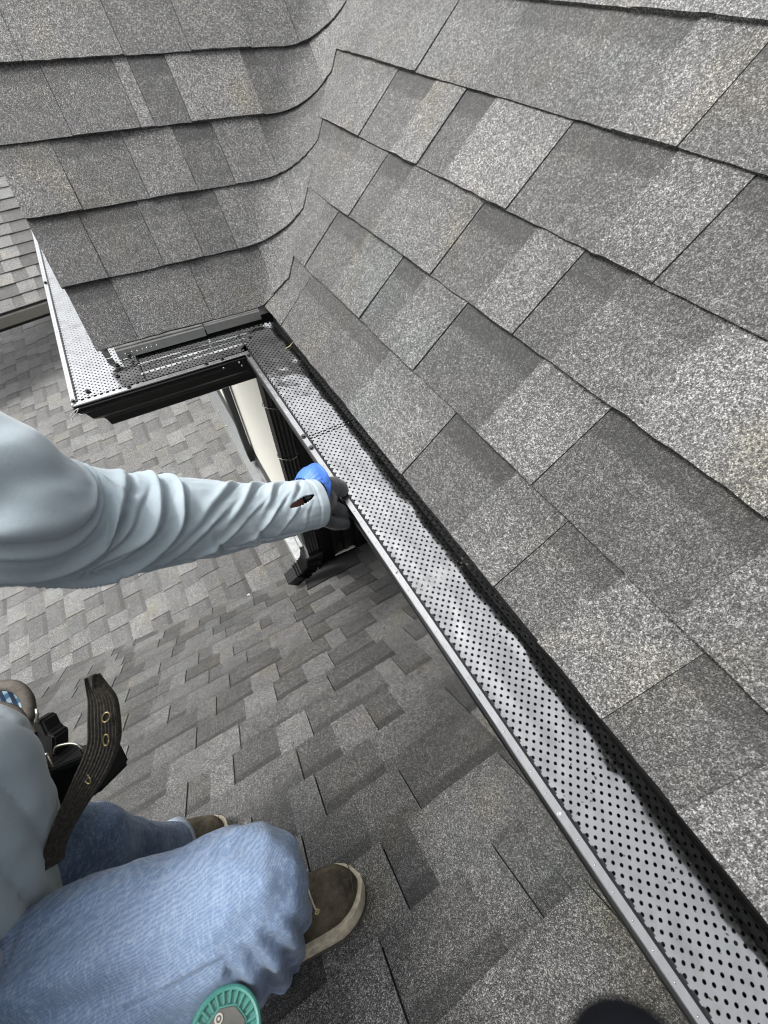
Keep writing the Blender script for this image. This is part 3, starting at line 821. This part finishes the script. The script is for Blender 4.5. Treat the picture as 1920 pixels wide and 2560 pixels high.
bm = bmesh.new(); bmesh.ops.create_icosphere(bm, subdivisions=2, radius=.012, matrix=Matrix.Translation(Vector((-.19, 1.47, zA(-.19) + .016))) @ Matrix.Diagonal((1.1, .8, .6, 1)))
link('pebble', from_bm('pebble', bm, True), MAT['pebble'], None, label='tiny white pebble lying in the lower valley below the wrist', category='pebble')

# ------------------------------------------------------------------ the person
person = thing('person', 'person in pale blue shirt and faded jeans crouching on lower roof, gloved hand gripping gutter', 'person')
SH_L, SH_R = Vector((-.50, .22, -.15)), Vector((-.50, -.16, -.14))
NECK, HEAD = Vector((-.53, .04, -.02)), Vector((-.50, .03, .16))
PELV = Vector((-.56, .08, -.76))
ARM = [(-420, 1120, .31, .080), (-250, 1170, .325, .079), (0, 1262, .353, .0670), (100, 1296, .386, .0600), (185, 1304, .42, .0600), (336, 1308, .47, .0575), (498, 1297, .53, .0530), (590, 1292, .568, .0480),
       (665, 1282, .60, .0440), (741, 1268, .63, .0415), (775, 1262, .645, .0400), (793, 1258, .654, .0382)]
def upt(a): return U(a[0], a[1], a[2])
arm_axis = [upt(a) for a in ARM]
KNEE_R = U(612, 2248, .475)
HIP_R, HIP_L = Vector((-.55, .03, -.74)), Vector((-.56, .19, -.76))
ANK_R = U(705, 2370, .86)
LK = [(HIP_L, .105), (U(60, 2180, .60), .082), (U(200, 2140, .66), .076), (U(330, 2145, .79), .064), (U(425, 2122, .90), .047)]
body = lump('body', [
    [(HEAD + Vector((0, 0, .02)), .092), (HEAD + Vector((.02, 0, -.06)), .070), (NECK, .052), (Vector((-.52, .03, -.12)), .07)],
    [(SH_R, .055), (Vector((-.52, .03, -.2)), .10), (SH_L, .055)],
    [(Vector((-.52, .03, -.2)), .11), (Vector((-.53, .06, -.45)), .105), (PELV, .12)],
    [(SH_L, .05), (Vector((-.36, .33, -.22)), .042), (arm_axis[2], .040), (arm_axis[5], .037), (arm_axis[8], .030), (U(768, 1256, .66), .0260), (U(790, 1252, .68), .0190)],
    [(SH_R, .05), (Vector((-.36, -.30, -.30)), .042), (Vector((-.20, -.22, -.14)), .034), (Vector((-.12, -.13, -.04)), .026)],
    [(HIP_L, .08), (LK[2][0], .052), (LK[4][0], .036)],
    [(HIP_R, .085), (KNEE_R, .058), (ANK_R, .042)]], .010, 4)
link('body', body, MAT['skin'], person)
def fhair(c, n): return c
link('hair', lump('hair', [[(HEAD + Vector((-.02, 0, .045)), .098), (HEAD + Vector((-.045, 0, -.01)), .085)]], .010, 4), MAT['hair'], person)
hd = HEAD + Vector((.075, 0, .01))
bm = bmesh.new()
for sy in (-.03, .03):
    bmesh.ops.create_icosphere(bm, subdivisions=2, radius=.012, matrix=Matrix.Translation(hd + Vector((.008, sy, .005))))
link('eyes', from_bm('eyes', bm, True), MAT['pebble'], person)

# sleeve: one tube with modelled folds, a seam and a thumb slot
A = catmull([(*upt(a), a[3]) for a in ARM], 16)
pts = [Vector(a[:3]) for a in A]
S = [0.0]
for i in range(1, len(pts)): S.append(S[-1] + (pts[i] - pts[i - 1]).length)
NS, NT = 300, 168
def at_s(s):
    for i in range(1, len(S)):
        if S[i] >= s or i == len(S) - 1:
            t = (s - S[i - 1]) / max(1e-6, S[i] - S[i - 1]); t = min(max(t, 0), 1)
            return pts[i - 1].lerp(pts[i], t), A[i - 1][3] + (A[i][3] - A[i - 1][3]) * t
sEnd = S[-1]
def s_of_px(x):
    best = min(range(len(pts)), key=lambda i: abs(proj(pts[i])[0] - x) if proj(pts[i]) else 1e9); return S[best]
# folds: (centre px, slant, curve, amplitude, width)
FOLD = [(-75, .030, .050, .0060, .012, .3, 1.2), (40, .055, .060, .0095, .0080, .45, 1.0), (95, .05, .070, .0050, .006, .5, .8), (205, .060, .085, .0125, .0090, .2, 1.15), (262, .060, .080, .0055, .005, .35, .7), (330, .045, .080, .0085, .0075, -.2, 1.2), (398, .030, .075, .0100, .0060, .25, 1.1),
        (352, .12, .03, .0040, .006, .6, .5), (150, .14, .06, .0045, .007, .8, .5), (452, .085, .010, .0060, .008, -.3, .6), (500, .095, .0, .0050, .007, .35, .5), (540, .075, .0, .0060, .008, -.45, .5), (585, .10, .0, .0045, .006, .25, .5), (618, .060, -.01, .0045, .007, -.5, .45),
        (655, .085, .0, .0036, .0055, .2, .5), (688, .045, -.005, .0030, .006, -.45, .4), (716, .060, -.004, .0020, .0045, .3, .5), (745, .018, .0, .0010, .004, 0, 2), (440, -.05, .0, .0030, .008, .5, .4), (570, -.05, .02, .0028, .008, .6, .35), (270, -.05, .03, .0045, .012, -.6, .5)]
FS = [(s_of_px(max(f[0], -300)), *f[1:]) for f in FOLD]
def fold_disp(s, th, i0=0):
    tn = th / (math.pi / 2)                      # -1 top edge ... 1 bottom edge, 0 facing the viewer
    side = math.cos(th)
    d = 0
    for i, (sc, k1, k2, am, wd, tc_, tw_) in enumerate(FS):
        tt = max(-1.6, min(1.6, tn))
        x = s - (sc - k1 * tt - k2 * max(0, tt) ** 2 * .9 - k2 * .35 * min(0, tt) ** 2 + .006 * mn.noise(Vector((th * 1.6, i * 3.1, 0))))
        if abs(x) > wd * 5: continue
        m = .55 + .9 * (mn.noise(Vector((th * 1.1 + i * 5.3, s * 6, i))) + .35)
        m = max(.55, m) * 1.2 * math.exp(-abs((tn - tc_) / tw_) ** 3) * (.35 + .65 * max(0, side) if abs(tn) > 1.3 else 1)
        d += am * m * (math.exp(-abs(x / wd) ** 1.6) - .85 * math.exp(-((x - 1.35 * wd) / (.50 * wd)) ** 2))
    d += .0022 * mn.noise(Vector((s * 22, th * 2.0, 3))) + .0010 * mn.noise(Vector((s * 60, th * 5, 5)))
    return d
vs, fs = [], []
toCam0 = None
for i in range(NS + 1):
    s = sEnd * i / NS
    p, r = at_s(s); q, _ = at_s(min(s + .012, sEnd)); q0, _ = at_s(max(s - .012, 0))
    tg = (q - q0).normalized()
    v = (-p).normalized(); v = (v - tg * v.dot(tg)).normalized()      # towards the viewer's side of the arm
    dn = tg.cross(v).normalized()
    if (ROT @ dn).y > 0: dn = -dn
    for j in range(NT):
        th = -math.pi + 2 * math.pi * j / NT
        d = fold_disp(s, th)
        # seam along the lower edge
        sm = th - (1.02 + .10 * math.sin(s * 30))
        d += -.0030 * math.exp(-(sm / .030) ** 2) + .0016 * math.exp(-((sm - .06) / .04) ** 2)
        e = (sEnd - s)
        d *= min(1, .25 + e / .05)
        if e < .016: d += .0010
        d += -.0012 * math.exp(-((e - .016) / .0014) ** 2)
        rr = (r + d)
        vs.append(p + (v * math.cos(th) * .92 + dn * math.sin(th)) * rr)
for i in range(NS):
    for j in range(NT):
        k = (j + 1) % NT
        q = (i * NT + j, i * NT + k, (i + 1) * NT + k, (i + 1) * NT + j)
        c = (vs[q[0]] + vs[q[2]]) / 2
        th = -math.pi + 2 * math.pi * (j + .5) / NT
        if abs(th) < 1.2:
            px = proj(c)
            if px:
                X, Y = px[0] - 756, px[1] - 1253
                ca, sa = math.cos(R_(-27)), math.sin(R_(-27))
                a_, b_ = X * ca + Y * sa, -X * sa + Y * ca
                if (a_ / 34) ** 2 + (b_ / 9.0) ** 2 < 1: continue
        fs.append(q)
sl = link('sleeve', mesh('sleeve', vs, fs, smooth=True), MAT['shirt'], person)
md = sl.modifiers.new('cloth', 'SOLIDIFY'); md.thickness = .0016; md.offset = -1
# inner forearm shows through the slot: skin of the body plus the dark glove edge
link('glove_edge', tube('glove_edge', [U(748, 1250, .637), U(775, 1240, .647), U(800, 1236, .66)], .022, 20), MAT['blackpipe'], person)

# gloved left hand closing on the gutter lip
W0 = U(800, 1250, .685)
hand = lump('glove', [
    [(U(770, 1255, .672), .0270), (U(800, 1244, .69), .0265), (U(812, 1252, .705), .022)],
    [(U(806, 1226, .695), .021), (U(832, 1214, .710), .0170), (U(848, 1219, .724), .0155), (U(853, 1224, .730), .0140)],
    [(U(800, 1260, .700), .0145), (U(834, 1267, .720), .0118), (U(852, 1275, .732), .0112), (U(868, 1283, .742), .0095)],
    [(U(794, 1288, .698), .0140), (U(826, 1305, .722), .0116), (U(846, 1309, .734), .0110), (U(863, 1308, .742), .0094)],
    [(U(808, 1250, .720), .0150), (U(838, 1256, .765), .0115), (U(862, 1268, .80), .0105)],
    [(U(806, 1296, .725), .0140), (U(838, 1312, .765), .0108), (U(864, 1312, .79), .0098)]], .0018, 3)
link('glove', hand, MAT['glove'], person)
# blue nitrile cuff folded back over the wrist
vs, fs = [], []
c0, c1 = U(764, 1238, .668), U(812, 1214, .698)
ax = (c1 - c0).normalized(); v = (-c0).normalized(); v = (v - ax * v.dot(ax)).normalized(); dn = ax.cross(v).normalized()
if (ROT @ dn).y > 0: dn = -dn
for i in range(25):
    t = i / 24
    for j in range(96):
        th = 2 * math.pi * j / 96
        r = .0255 + .0095 * min(1, t / .55) ** .8
        r += .0008 * math.sin(th * 30) * (t < .62) + .0014 * mn.noise(Vector((th * 1.5, t * 4, 2)))
        up = max(0, -math.sin(th))
        r *= 1 + .22 * up
        vs.append(c0.lerp(c1, t * (1 - .55 * max(0, math.sin(th)) - .25 * max(0, math.cos(th)))) + (v * math.cos(th) + dn * math.sin(th)) * r)
for i in range(24):
    for j in range(96):
        k = (j + 1) % 96; fs.append((i * 96 + j, i * 96 + k, (i + 1) * 96 + k, (i + 1) * 96 + j))
fs.append(tuple(range(96)))
o = link('glove_cuff', mesh('glove_cuff', vs, fs, smooth=True), MAT['blue'], person); md = o.modifiers.new('t', 'SOLIDIFY'); md.thickness = .0012

# gloved fingertip of the other hand, very close to the lens
ft = lump('fingertip_glove', [[(U(1610, 2775, .050), .0100), (U(1620, 3000, .058), .0105), (Vector((-.05, -.075, -.03)), .011), (Vector((-.10, -.11, -.03)), .020), (Vector((-.13, -.14, -.05)), .03)]], .0022, 4)
link('fingertip_glove', ft, paint('dark_navy_glove', (.004, .005, .008), .85, .1, .3), person)
rsl = tube('far_sleeve', [Vector((-.13, -.14, -.05)), Vector((-.20, -.22, -.14)), Vector((-.36, -.30, -.30)), SH_R], .05, 20, rr=[.038, .045, .06, .075])
link('far_sleeve', rsl, MAT['shirt'], person)

# torso of the shirt
def shirt_folds(c, n):
    px = proj(c) or (0, 0)
    d = .007 * (abs(math.sin((px[1] * .9 - px[0] * .75) * .021 + 2.2 * mn.noise(c * 6))) ** .6 - .6) * 1.6 if -400 < px[0] < 400 else 0
    d += .004 * math.sin(c.z * 46 + 5 * mn.noise(c * 5)) * (.5 + mn.noise(c * 4 + Vector((3, 1, 2)))) + .006 * mn.noise(c * 9)
    return c + n * d
tor = lump('shirt', [[(U(-125, 1945, .46), .078), (U(-138, 2080, .46), .100), (U(-192, 2230, .47), .126), (U(-262, 2430, .47), .150), (U(-330, 2700, .45), .16)],
                     [(U(-262, 2430, .47), .145), (Vector((-.54, .06, -.42)), .15), (Vector((-.53, .04, -.24)), .15)],
                     [(SH_L, .075), (Vector((-.53, .03, -.18)), .12), (SH_R, .075)],
                     [(SH_L, .08), (Vector((-.42, .30, -.19)), .074)]], .0065, 8, shirt_folds)
link('shirt', tor, MAT['shirt'], person)

# jeans, near leg and far leg
def denim_folds(c, n):
    d = .0042 * mn.noise(c * 13) + .0026 * mn.noise(c * 30) + .0008 * mn.noise(c * 80)
    px = proj(c)
    if px:
        x, y = px
        # wrinkled cloth behind the knee and the deep crease beside it
        t = ((x - 640) * .62 + (y - 2400) * .78)
        if x > 560 and t > -60:
            d += .0050 * math.sin(((x - y * .75)) * .065 + 3 * mn.noise(c * 12)) * min(1, (t + 60) / 60)
        # long soft folds fanning out from the hip
        if x < 420: d += .0055 * math.sin((y - 2250) * .030 + (x) * .012 + 2 * mn.noise(c * 6)) * min(1, (420 - x) / 250)
    # creases running from the hip, and a long side seam
    if px:
        sx = (px[1] - 2240) - .49 * -(px[0] - 612)
        d += .0016 * math.exp(-((sx - 120) / 7) ** 2) - .0014 * math.exp(-((sx - 134) / 5) ** 2) if px[0] < 560 else 0
    return c + n * d
jr = lump('jeans', [[(PELV, .13), (HIP_R, .118), (U(170, 2475, .462), .098), (U(400, 2362, .468), .086), (U(520, 2296, .472), .080), (KNEE_R, .0775)],
                    [(KNEE_R, .074), (U(640, 2300, .56), .072), (U(655, 2350, .66), .066), (U(690, 2362, .78), .058)],
                    [(PELV, .13), LK[0], (LK[1][0], .083), (LK[2][0], .072), (LK[3][0], .062), (LK[4][0], .050)]], .0036, 7, denim_folds)
link('jeans', jr, MAT['denim'], person)
# hems
hp = U(434, 2120, .915); hax = (U(470, 2090, 1.05) - U(400, 2128, .97)).normalized()
def ring(name, c, ax, r, wd, mat, parent, seg=40, th=.004):
    s = ax.cross(Vector((0, 0, 1))).normalized(); n = s.cross(ax)
    vs, fs = [], []
    for k, (off, q) in enumerate(((-wd, r), (-wd * .3, r + th * .4), (wd * .6, r + th * .5), (wd, r), (wd, r - th), (-wd, r - th))):
        for j in range(seg):
            a = 2 * math.pi * j / seg
            vs.append(c + ax * off + (s * math.cos(a) + n * math.sin(a)) * q * (1 + .04 * math.sin(3 * a)))
    for k in range(6):
        for j in range(seg):
            fs.append((k * seg + j, k * seg + (j + 1) % seg, ((k + 1) % 6) * seg + (j + 1) % seg, ((k + 1) % 6) * seg + j))
    return link(name, mesh(name, vs, fs, smooth=True), mat, parent)
ring('hem', hp, hax, .053, .014, MAT['denim_seam'], person)
# belt line and pocket edge of the jeans at the hip

def hitB(x, y, off=0.0):
    d = U(x, y, 1.0); n = Vector((0, 1, 1)); return d * ((CB + off) / n.dot(d))
def shoe(name, toe, fwd, L=.30, Wd=.116, label=None):
    N = Vector((0, 1, 1)).normalized()
    f = Vector(fwd); f = (f - N * f.dot(N)).normalized(); s = N.cross(f).normalized()
    toe = Vector(toe) + N * .004
    def hw(t):                                   # t 0 toe .. 1 heel
        if t < .22: return Wd * .5 * math.sqrt(max(0, 1 - ((.22 - t) / .22) ** 2)) * .98
        return Wd * .5 * (.98 - .26 * math.sin(min(1, (t - .22) / .55) * math.pi * .5) if t < .80 else .72 * math.sqrt(max(0, 1 - ((t - .80) / .205) ** 2)) )
    def bend(t): return s * (.010 * math.sin(t * math.pi * .9))
    T = [.0005, .01, .03, .06, .10, .15, .20, .28, .36, .45, .55, .65, .75, .85, .92, .97, .998]
    def outline(ex, z):
        a = [toe - f * L * t + bend(t) + s * (hw(t) + ex) + N * z for t in T]
        b = [toe - f * L * t + bend(t) - s * (hw(t) + ex) + N * z for t in reversed(T)]
        r = a + b
        r[0] += f * ex; r[-1] += f * ex
        return r
    def ringstack(nm, levels, mat):
        vs = []; n = len(T) * 2
        for ex, z in levels: vs += outline(ex, z)
        fs = [(k * n + j, k * n + (j + 1) % n, (k + 1) * n + (j + 1) % n, (k + 1) * n + j) for k in range(len(levels) - 1) for j in range(n)]
        fs.append(tuple(range(n))[::-1]); fs.append(tuple((len(levels) - 1) * n + j for j in range(n)))
        return link(nm, mesh(nm, vs, fs), mat, person)
    up = []
    HT = lambda t: .030 + .028 * min(1, t / .10) ** .5 + .034 * max(0, min(1, (t - .15) / .35)) + .035 * max(0, min(1, (t - .45) / .2))
    nr = 24; vs = []; fs = []
    for i, t in enumerate(T):
        w_ = max(.002, hw(t) - .004); h = HT(t)
        for j in range(nr + 1):
            a = math.pi * j / nr
            ca, sa = math.cos(a), math.sin(a)
            ca = math.copysign(abs(ca) ** .8, ca); sa = sa ** .75
            cr = .0018 * mn.noise(Vector((t * 16, a * 3, 1 + L * 10)))
            if .16 < t < .24: cr += -.0012 * math.exp(-((t - .205) / .006) ** 2)
            vs.append(toe - f * (L * t) - f * .004 * (1 - t) + bend(t) + s * (w_ + cr) * ca + N * (.020 + (h - .020) * sa + cr))
    m = nr + 1
    for i in range(len(T) - 1):
        for j in range(nr): fs.append((i * m + j, i * m + j + 1, (i + 1) * m + j + 1, (i + 1) * m + j))
    fs.append(tuple(range(m)))
    fs.append(tuple((len(T) - 1) * m + j for j in range(m))[::-1])
    u = link('shoe', mesh('shoe', vs, fs, smooth=True), MAT['suede'], person)
    ss = u.modifiers.new('s', 'SUBSURF'); ss.levels = 1; ss.render_levels = 1
    o = ringstack('sole', [(-.002, .000), (.001, .001), (.0035, .010), (.0045, .020), (.0040, .0245), (-.004, .0255)], MAT['rubber']); o.parent = u
    o = ringstack('outsole', [(-.003, -.006), (.0015, -.004), (.0015, .001), (-.003, .002)], MAT['tread']); o.parent = u
    # toe cap stitching and the throat
    st = [toe - f * (L * .060) + s * q * .040 * 1.0 + N * (.030 + .026 * math.sqrt(max(0, 1 - q * q))) + f * .010 * (1 - q * q) for q in [-.95 + i * .1 for i in range(20)]]
    o = link('stitching', tube('stitching', st, .0009, 5), MAT['twig'] if False else MAT['tread'], person); o.parent = u
    return u, f, s, N, toe
tp = hitB(912, 2222, .02); u, f, s, N, toe = shoe('shoe', tp, tp - hitB(720, 2372, .02))
tg = [toe - f * .100 + s * q * .042 + N * (.098 + .006 * math.cos(q * 2)) for q in (-.8, -.4, 0, .4, .8)]
o = link('tongue_edge', tube('tongue_edge', tg, .004, 8), MAT['tread'], person); o.parent = u
lc = [tuple(toe - f * .082 + s * .026 + N * .097), tuple(toe - f * .080 + s * .006 + N * .094), tuple(toe - f * .079 - s * .014 + N * .092), tuple(toe - f * .078 - s * .034 + N * .080), tuple(toe - f * .076 - s * .042 + N * .070)]
o = link('lace', tube('lace', [Vector(p) for p in catmull(lc, 4)], .0016, 6), MAT['lace'], person); o.parent = u
bm = bmesh.new(); q = U(790, 2272, .80)
bmesh.ops.create_cone(bm, segments=14, cap_ends=False, radius1=.0042, radius2=.0042, depth=.002, matrix=Matrix.Translation(toe - f * .076 - s * .042 + N * .072) @ N.to_track_quat('Z', 'Y').to_matrix().to_4x4())
e_ = link('eyelet', from_bm('eyelet', bm), MAT['brass'], person); e_.parent = u; md = e_.modifiers.new('t', 'SOLIDIFY'); md.thickness = .0012
tp = hitB(578, 2096, .02); u, f, s, N, toe = shoe('shoe', tp, tp - hitB(440, 2160, .02))
lc = [tuple(toe - f * .108 + s * q * .03 + N * (.098 - abs(q) * .012)) for q in (-1.1, -.5, 0, .5, 1.1)]
for dz in (0, .012):
    o = link('lace', tube('lace', [Vector(p) - f * dz for p in catmull(lc, 3)], .0018, 6), MAT['lace'], person); o.parent = u

# ------------------------------------------------------------------ tool belt
tb = thing('tool_belt', 'black nylon tool pouch with ribbed webbing strap and metal grommets hanging at the hip', 'tool belt')
def prism(name, poly, d0, d1, mat, parent, bev=.003, smooth=False):
    """solid from an outline at its own distance, d0 front d1 back (real thickness)"""
    bm = bmesh.new()
    a = [bm.verts.new(U(x, y, d0)) for x, y in poly]
    back = ROT.transposed() @ Vector((0, 0, -(d1 - d0)))
    b = [bm.verts.new(v.co + back) for v in a]
    n = len(poly)
    bm.faces.new(a); bm.faces.new(b[::-1])
    for i in range(n): bm.faces.new((a[i], b[i], b[(i + 1) % n], a[(i + 1) % n]))
    bmesh.ops.recalc_face_normals(bm, faces=bm.faces)
    bmesh.ops.bevel(bm, geom=list(bm.edges), offset=bev, segments=3, affect='EDGES')
    return link(name, from_bm(name, bm, smooth), mat, parent)
prism('pouch_back', [(78, 1805), (102, 1802), (118, 1836), (135, 1842), (137, 1925), (128, 1960), (88, 1925)], .60, .63, MAT['pouch'], tb)
prism('pouch', [(88, 1915), (120, 1928), (165, 1912), (205, 1893), (232, 1920), (257, 1972), (240, 1992), (186, 2008), (150, 2030), (108, 2024), (92, 1975)], .575, .64, MAT['pouch'], tb, .005)
prism('pouch_flap', [(120, 1926), (160, 1908), (206, 1890), (214, 1904), (165, 1926), (125, 1938)], .565, .575, MAT['pouch'], tb, .002)
def ribbon(name, row, th, mat, parent, ribs=9):
    rows = catmull(row, 8)
    vs, fs = [], []
    M_ = 2 * ribs + 1
    back = ROT.transposed() @ Vector((0, 0, -th))
    for (x, y, hw_, d, ang) in rows:
        c = U(x, y, d)
        k = hw_ * d / F
        ex = ROT.transposed() @ Vector((math.cos(ang), math.sin(ang), 0.0))
        for j in range(M_):
            q = -1 + 2 * j / (M_ - 1)
            vs.append(c + ex * k * q - back * (.22 if j % 2 else 0) + (ROT.transposed() @ Vector((0, 0, -.006 * q))))
        for j in range(M_):
            q = -1 + 2 * j / (M_ - 1)
            vs.append(c + ex * k * q + back + (ROT.transposed() @ Vector((0, 0, -.006 * q))))
    L = 2 * M_
    for i in range(len(rows) - 1):
        for j in range(M_ - 1):
            fs.append((i * L + j, i * L + j + 1, (i + 1) * L + j + 1, (i + 1) * L + j))
            fs.append((i * L + M_ + j + 1, i * L + M_ + j, (i + 1) * L + M_ + j, (i + 1) * L + M_ + j + 1))
        fs.append((i * L + M_, i * L, (i + 1) * L, (i + 1) * L + M_)); fs.append((i * L + M_ - 1, i * L + 2 * M_ - 1, (i + 1) * L + 2 * M_ - 1, (i + 1) * L + M_ - 1))
    for e0 in (0, (len(rows) - 1) * L):
        for j in range(M_ - 1): fs.append((e0 + j, e0 + M_ + j, e0 + M_ + j + 1, e0 + j + 1))
    return link(name, mesh(name, vs, fs), mat, parent)
ribbon('strap', [(226, 1692, 7, .515, 0), (236, 1715, 14, .515, 0), (252, 1752, 25, .513, 0), (256, 1800, 30, .51, -.05), (257, 1850, 31, .51, -.12), (243, 1900, 31, .508, -.35), (216, 1955, 29, .506, -.5), (188, 2005, 24, .504, -.55),
                 (164, 2050, 20, .502, -.5), (145, 2092, 17, .50, -.4), (132, 2132, 15, .498, -.15), (133, 2165, 9, .498, 0)], .0065, MAT['web'], tb)
prism('strap_fold', [(217, 1692), (230, 1690), (234, 1730), (228, 1745), (221, 1730)], .512, .522, MAT['web'], tb, .001)
for (x, y, a, b, rot) in ((265, 1793, 8.5, 13, .45), (265, 1850, 7, 14, .05), (217, 1946, 7, 15, -.55)):
    p = []
    for i in range(25):
        t = 2 * math.pi * i / 24
        p.append(U(x + a * math.cos(t) * math.cos(rot) - b * math.sin(t) * math.sin(rot) * -1 * -1, y + a * math.cos(t) * math.sin(rot) + b * math.sin(t) * math.cos(rot), .5055))
    g_ = link('grommet', tube('grommet', p, .0010, 6), MAT['brass'], tb)
    q = [U(x + (a - 2) * math.cos(t) * math.cos(rot) - (b - 2) * math.sin(t) * math.sin(rot), y + (a - 2) * math.cos(t) * math.sin(rot) + (b - 2) * math.sin(t) * math.cos(rot), .5068) for t in [2 * math.pi * i / 16 for i in range(16)]]
    o = link('hole', mesh('hole', q, [tuple(range(16))]), MAT['slot'], tb); o.parent = g_
rp = catmull([tuple(U(*q)) for q in [(136, 1884, .60), (140, 1868, .592), (160, 1861, .588), (185, 1860, .586), (202, 1870, .586), (209, 1890, .59), (208, 1906, .60)]], 5)
link('metal_ring', tube('metal_ring', [Vector(p) for p in rp], .0022, 8), MAT['steel'], tb)
link('snap', tube('snap', [U(90, 1772, .60), U(94, 1786, .598), U(92, 1798, .60), U(97, 1808, .60)], .0022, 8), MAT['steel'], tb)
link('snap', tube('snap', [U(112, 1884, .585), U(119, 1888, .583)], .0024, 8), MAT['steel'], tb)
link('cord', tube('cord', [U(119, 1888, .583), U(126, 1902, .58), U(134, 1920, .578)], .0010, 6), MAT['lace'], tb)
pad = catmull([tuple(U(*q)) for q in [(-60, 1735, .63), (-10, 1716, .625), (38, 1716, .62), (66, 1742, .615), (74, 1780, .61), (66, 1812, .605), (84, 1840, .60)]], 6)
link('padded_rim', tube('padded_rim', [Vector(p) for p in pad], .0085, 14), MAT['padding'], tb)
pad = catmull([tuple(U(*q)) for q in [(-60, 1760, .60), (-5, 1768, .60), (30, 1778, .60), (50, 1794, .60), (58, 1812, .60)]], 6)
link('padded_lining', tube('padded_lining', [Vector(p) for p in pad], .0085, 14), MAT['padding'], tb)
prism('plaid_lining', [(-60, 1722), (40, 1722), (62, 1748), (66, 1800), (40, 1815), (-60, 1800)], .655, .67, MAT['plaid'], tb, .003)
link('hip_belt', tube('hip_belt', [U(80, 1830, .64), U(100, 1930, .62), U(100, 2060, .60), U(90, 2200, .56)], .022, 12), MAT['pouch'], tb)

# ------------------------------------------------------------------ power tool hanging by the thigh
pt_ = thing('power_tool', 'teal power tool with slotted round end cap and grey plate beside the jeans', 'power tool')
C0 = U(562, 2592, .372); TS = .76
Z_ = (-C0).normalized(); Z_ = (Z_ + (ROT.transposed() @ Vector((.10, .22, 0)))).normalized()
X_ = (ROT.transposed() @ Vector((1, 0, 0))); X_ = (X_ - Z_ * X_.dot(Z_)).normalized(); Y_ = Z_.cross(X_)
def disc_stack(name, levels, mat, seg=56, poly=None):
    vs, fs = [], []
    for r, z in levels:
        for j in range(seg):
            a = 2 * math.pi * j / seg
            q = r
            if poly: q = r * (math.cos(math.pi / poly) / math.cos(((a + .2) % (2 * math.pi / poly)) - math.pi / poly)) ** .8
            vs.append(C0 + (X_ * math.cos(a) * q + Y_ * math.sin(a) * q + Z_ * z) * TS)
    for k in range(len(levels) - 1):
        for j in range(seg): fs.append((k * seg + j, k * seg + (j + 1) % seg, (k + 1) * seg + (j + 1) % seg, (k + 1) * seg + j))
    fs.append(tuple(range(seg))[::-1]); fs.append(tuple((len(levels) - 1) * seg + j for j in range(seg)))
    return link(name, mesh(name, vs, fs, smooth=False), mat, pt_)
disc_stack('housing', [(.036, -.16), (.040, -.05), (.0445, -.03), (.0445, -.008), (.0425, -.001), (.040, .0008), (.0375, .0), (.0370, -.004)], MAT['teal'])
disc_stack('vent_back', [(.0368, -.006), (.0368, -.0045)], MAT['slot'])
disc_stack('inner_rim', [(.0272, -.006), (.0272, .0004), (.0262, .0012)], MAT['teal'], poly=8)
disc_stack('end_plate', [(.0248, -.002), (.0248, .0020), (.0238, .0030)], MAT['greyplastic'], poly=8)
for j in range(26):
    a = 2 * math.pi * j / 26
    e1 = X_ * math.cos(a) + Y_ * math.sin(a); e2 = -X_ * math.sin(a) + Y_ * math.cos(a)
    link('vent_bar', boxm('vent_bar', C0 + (e1 * .0262 - e2 * .0013 - Z_ * .0045) * TS, e1 * .0118 * TS, e2 * .0026 * TS, Z_ * .0050 * TS, .0003), MAT['teal'], pt_)
sc = C0 + (-X_ * .0120 + Y_ * .0125 + Z_ * .003) * TS
for r, z, mt in ((.0042, .0006, 'steel'), (.0026, .0012, 'screw'), (.0013, .0016, 'steel')):
    bm = bmesh.new(); bmesh.ops.create_cone(bm, cap_ends=True, segments=18, radius1=r, radius2=r * .9, depth=.0012, matrix=Matrix.Translation(sc + Z_ * z) @ Z_.to_track_quat('Z', 'Y').to_matrix().to_4x4())
    link('screw', from_bm('screw', bm), MAT[mt], pt_)
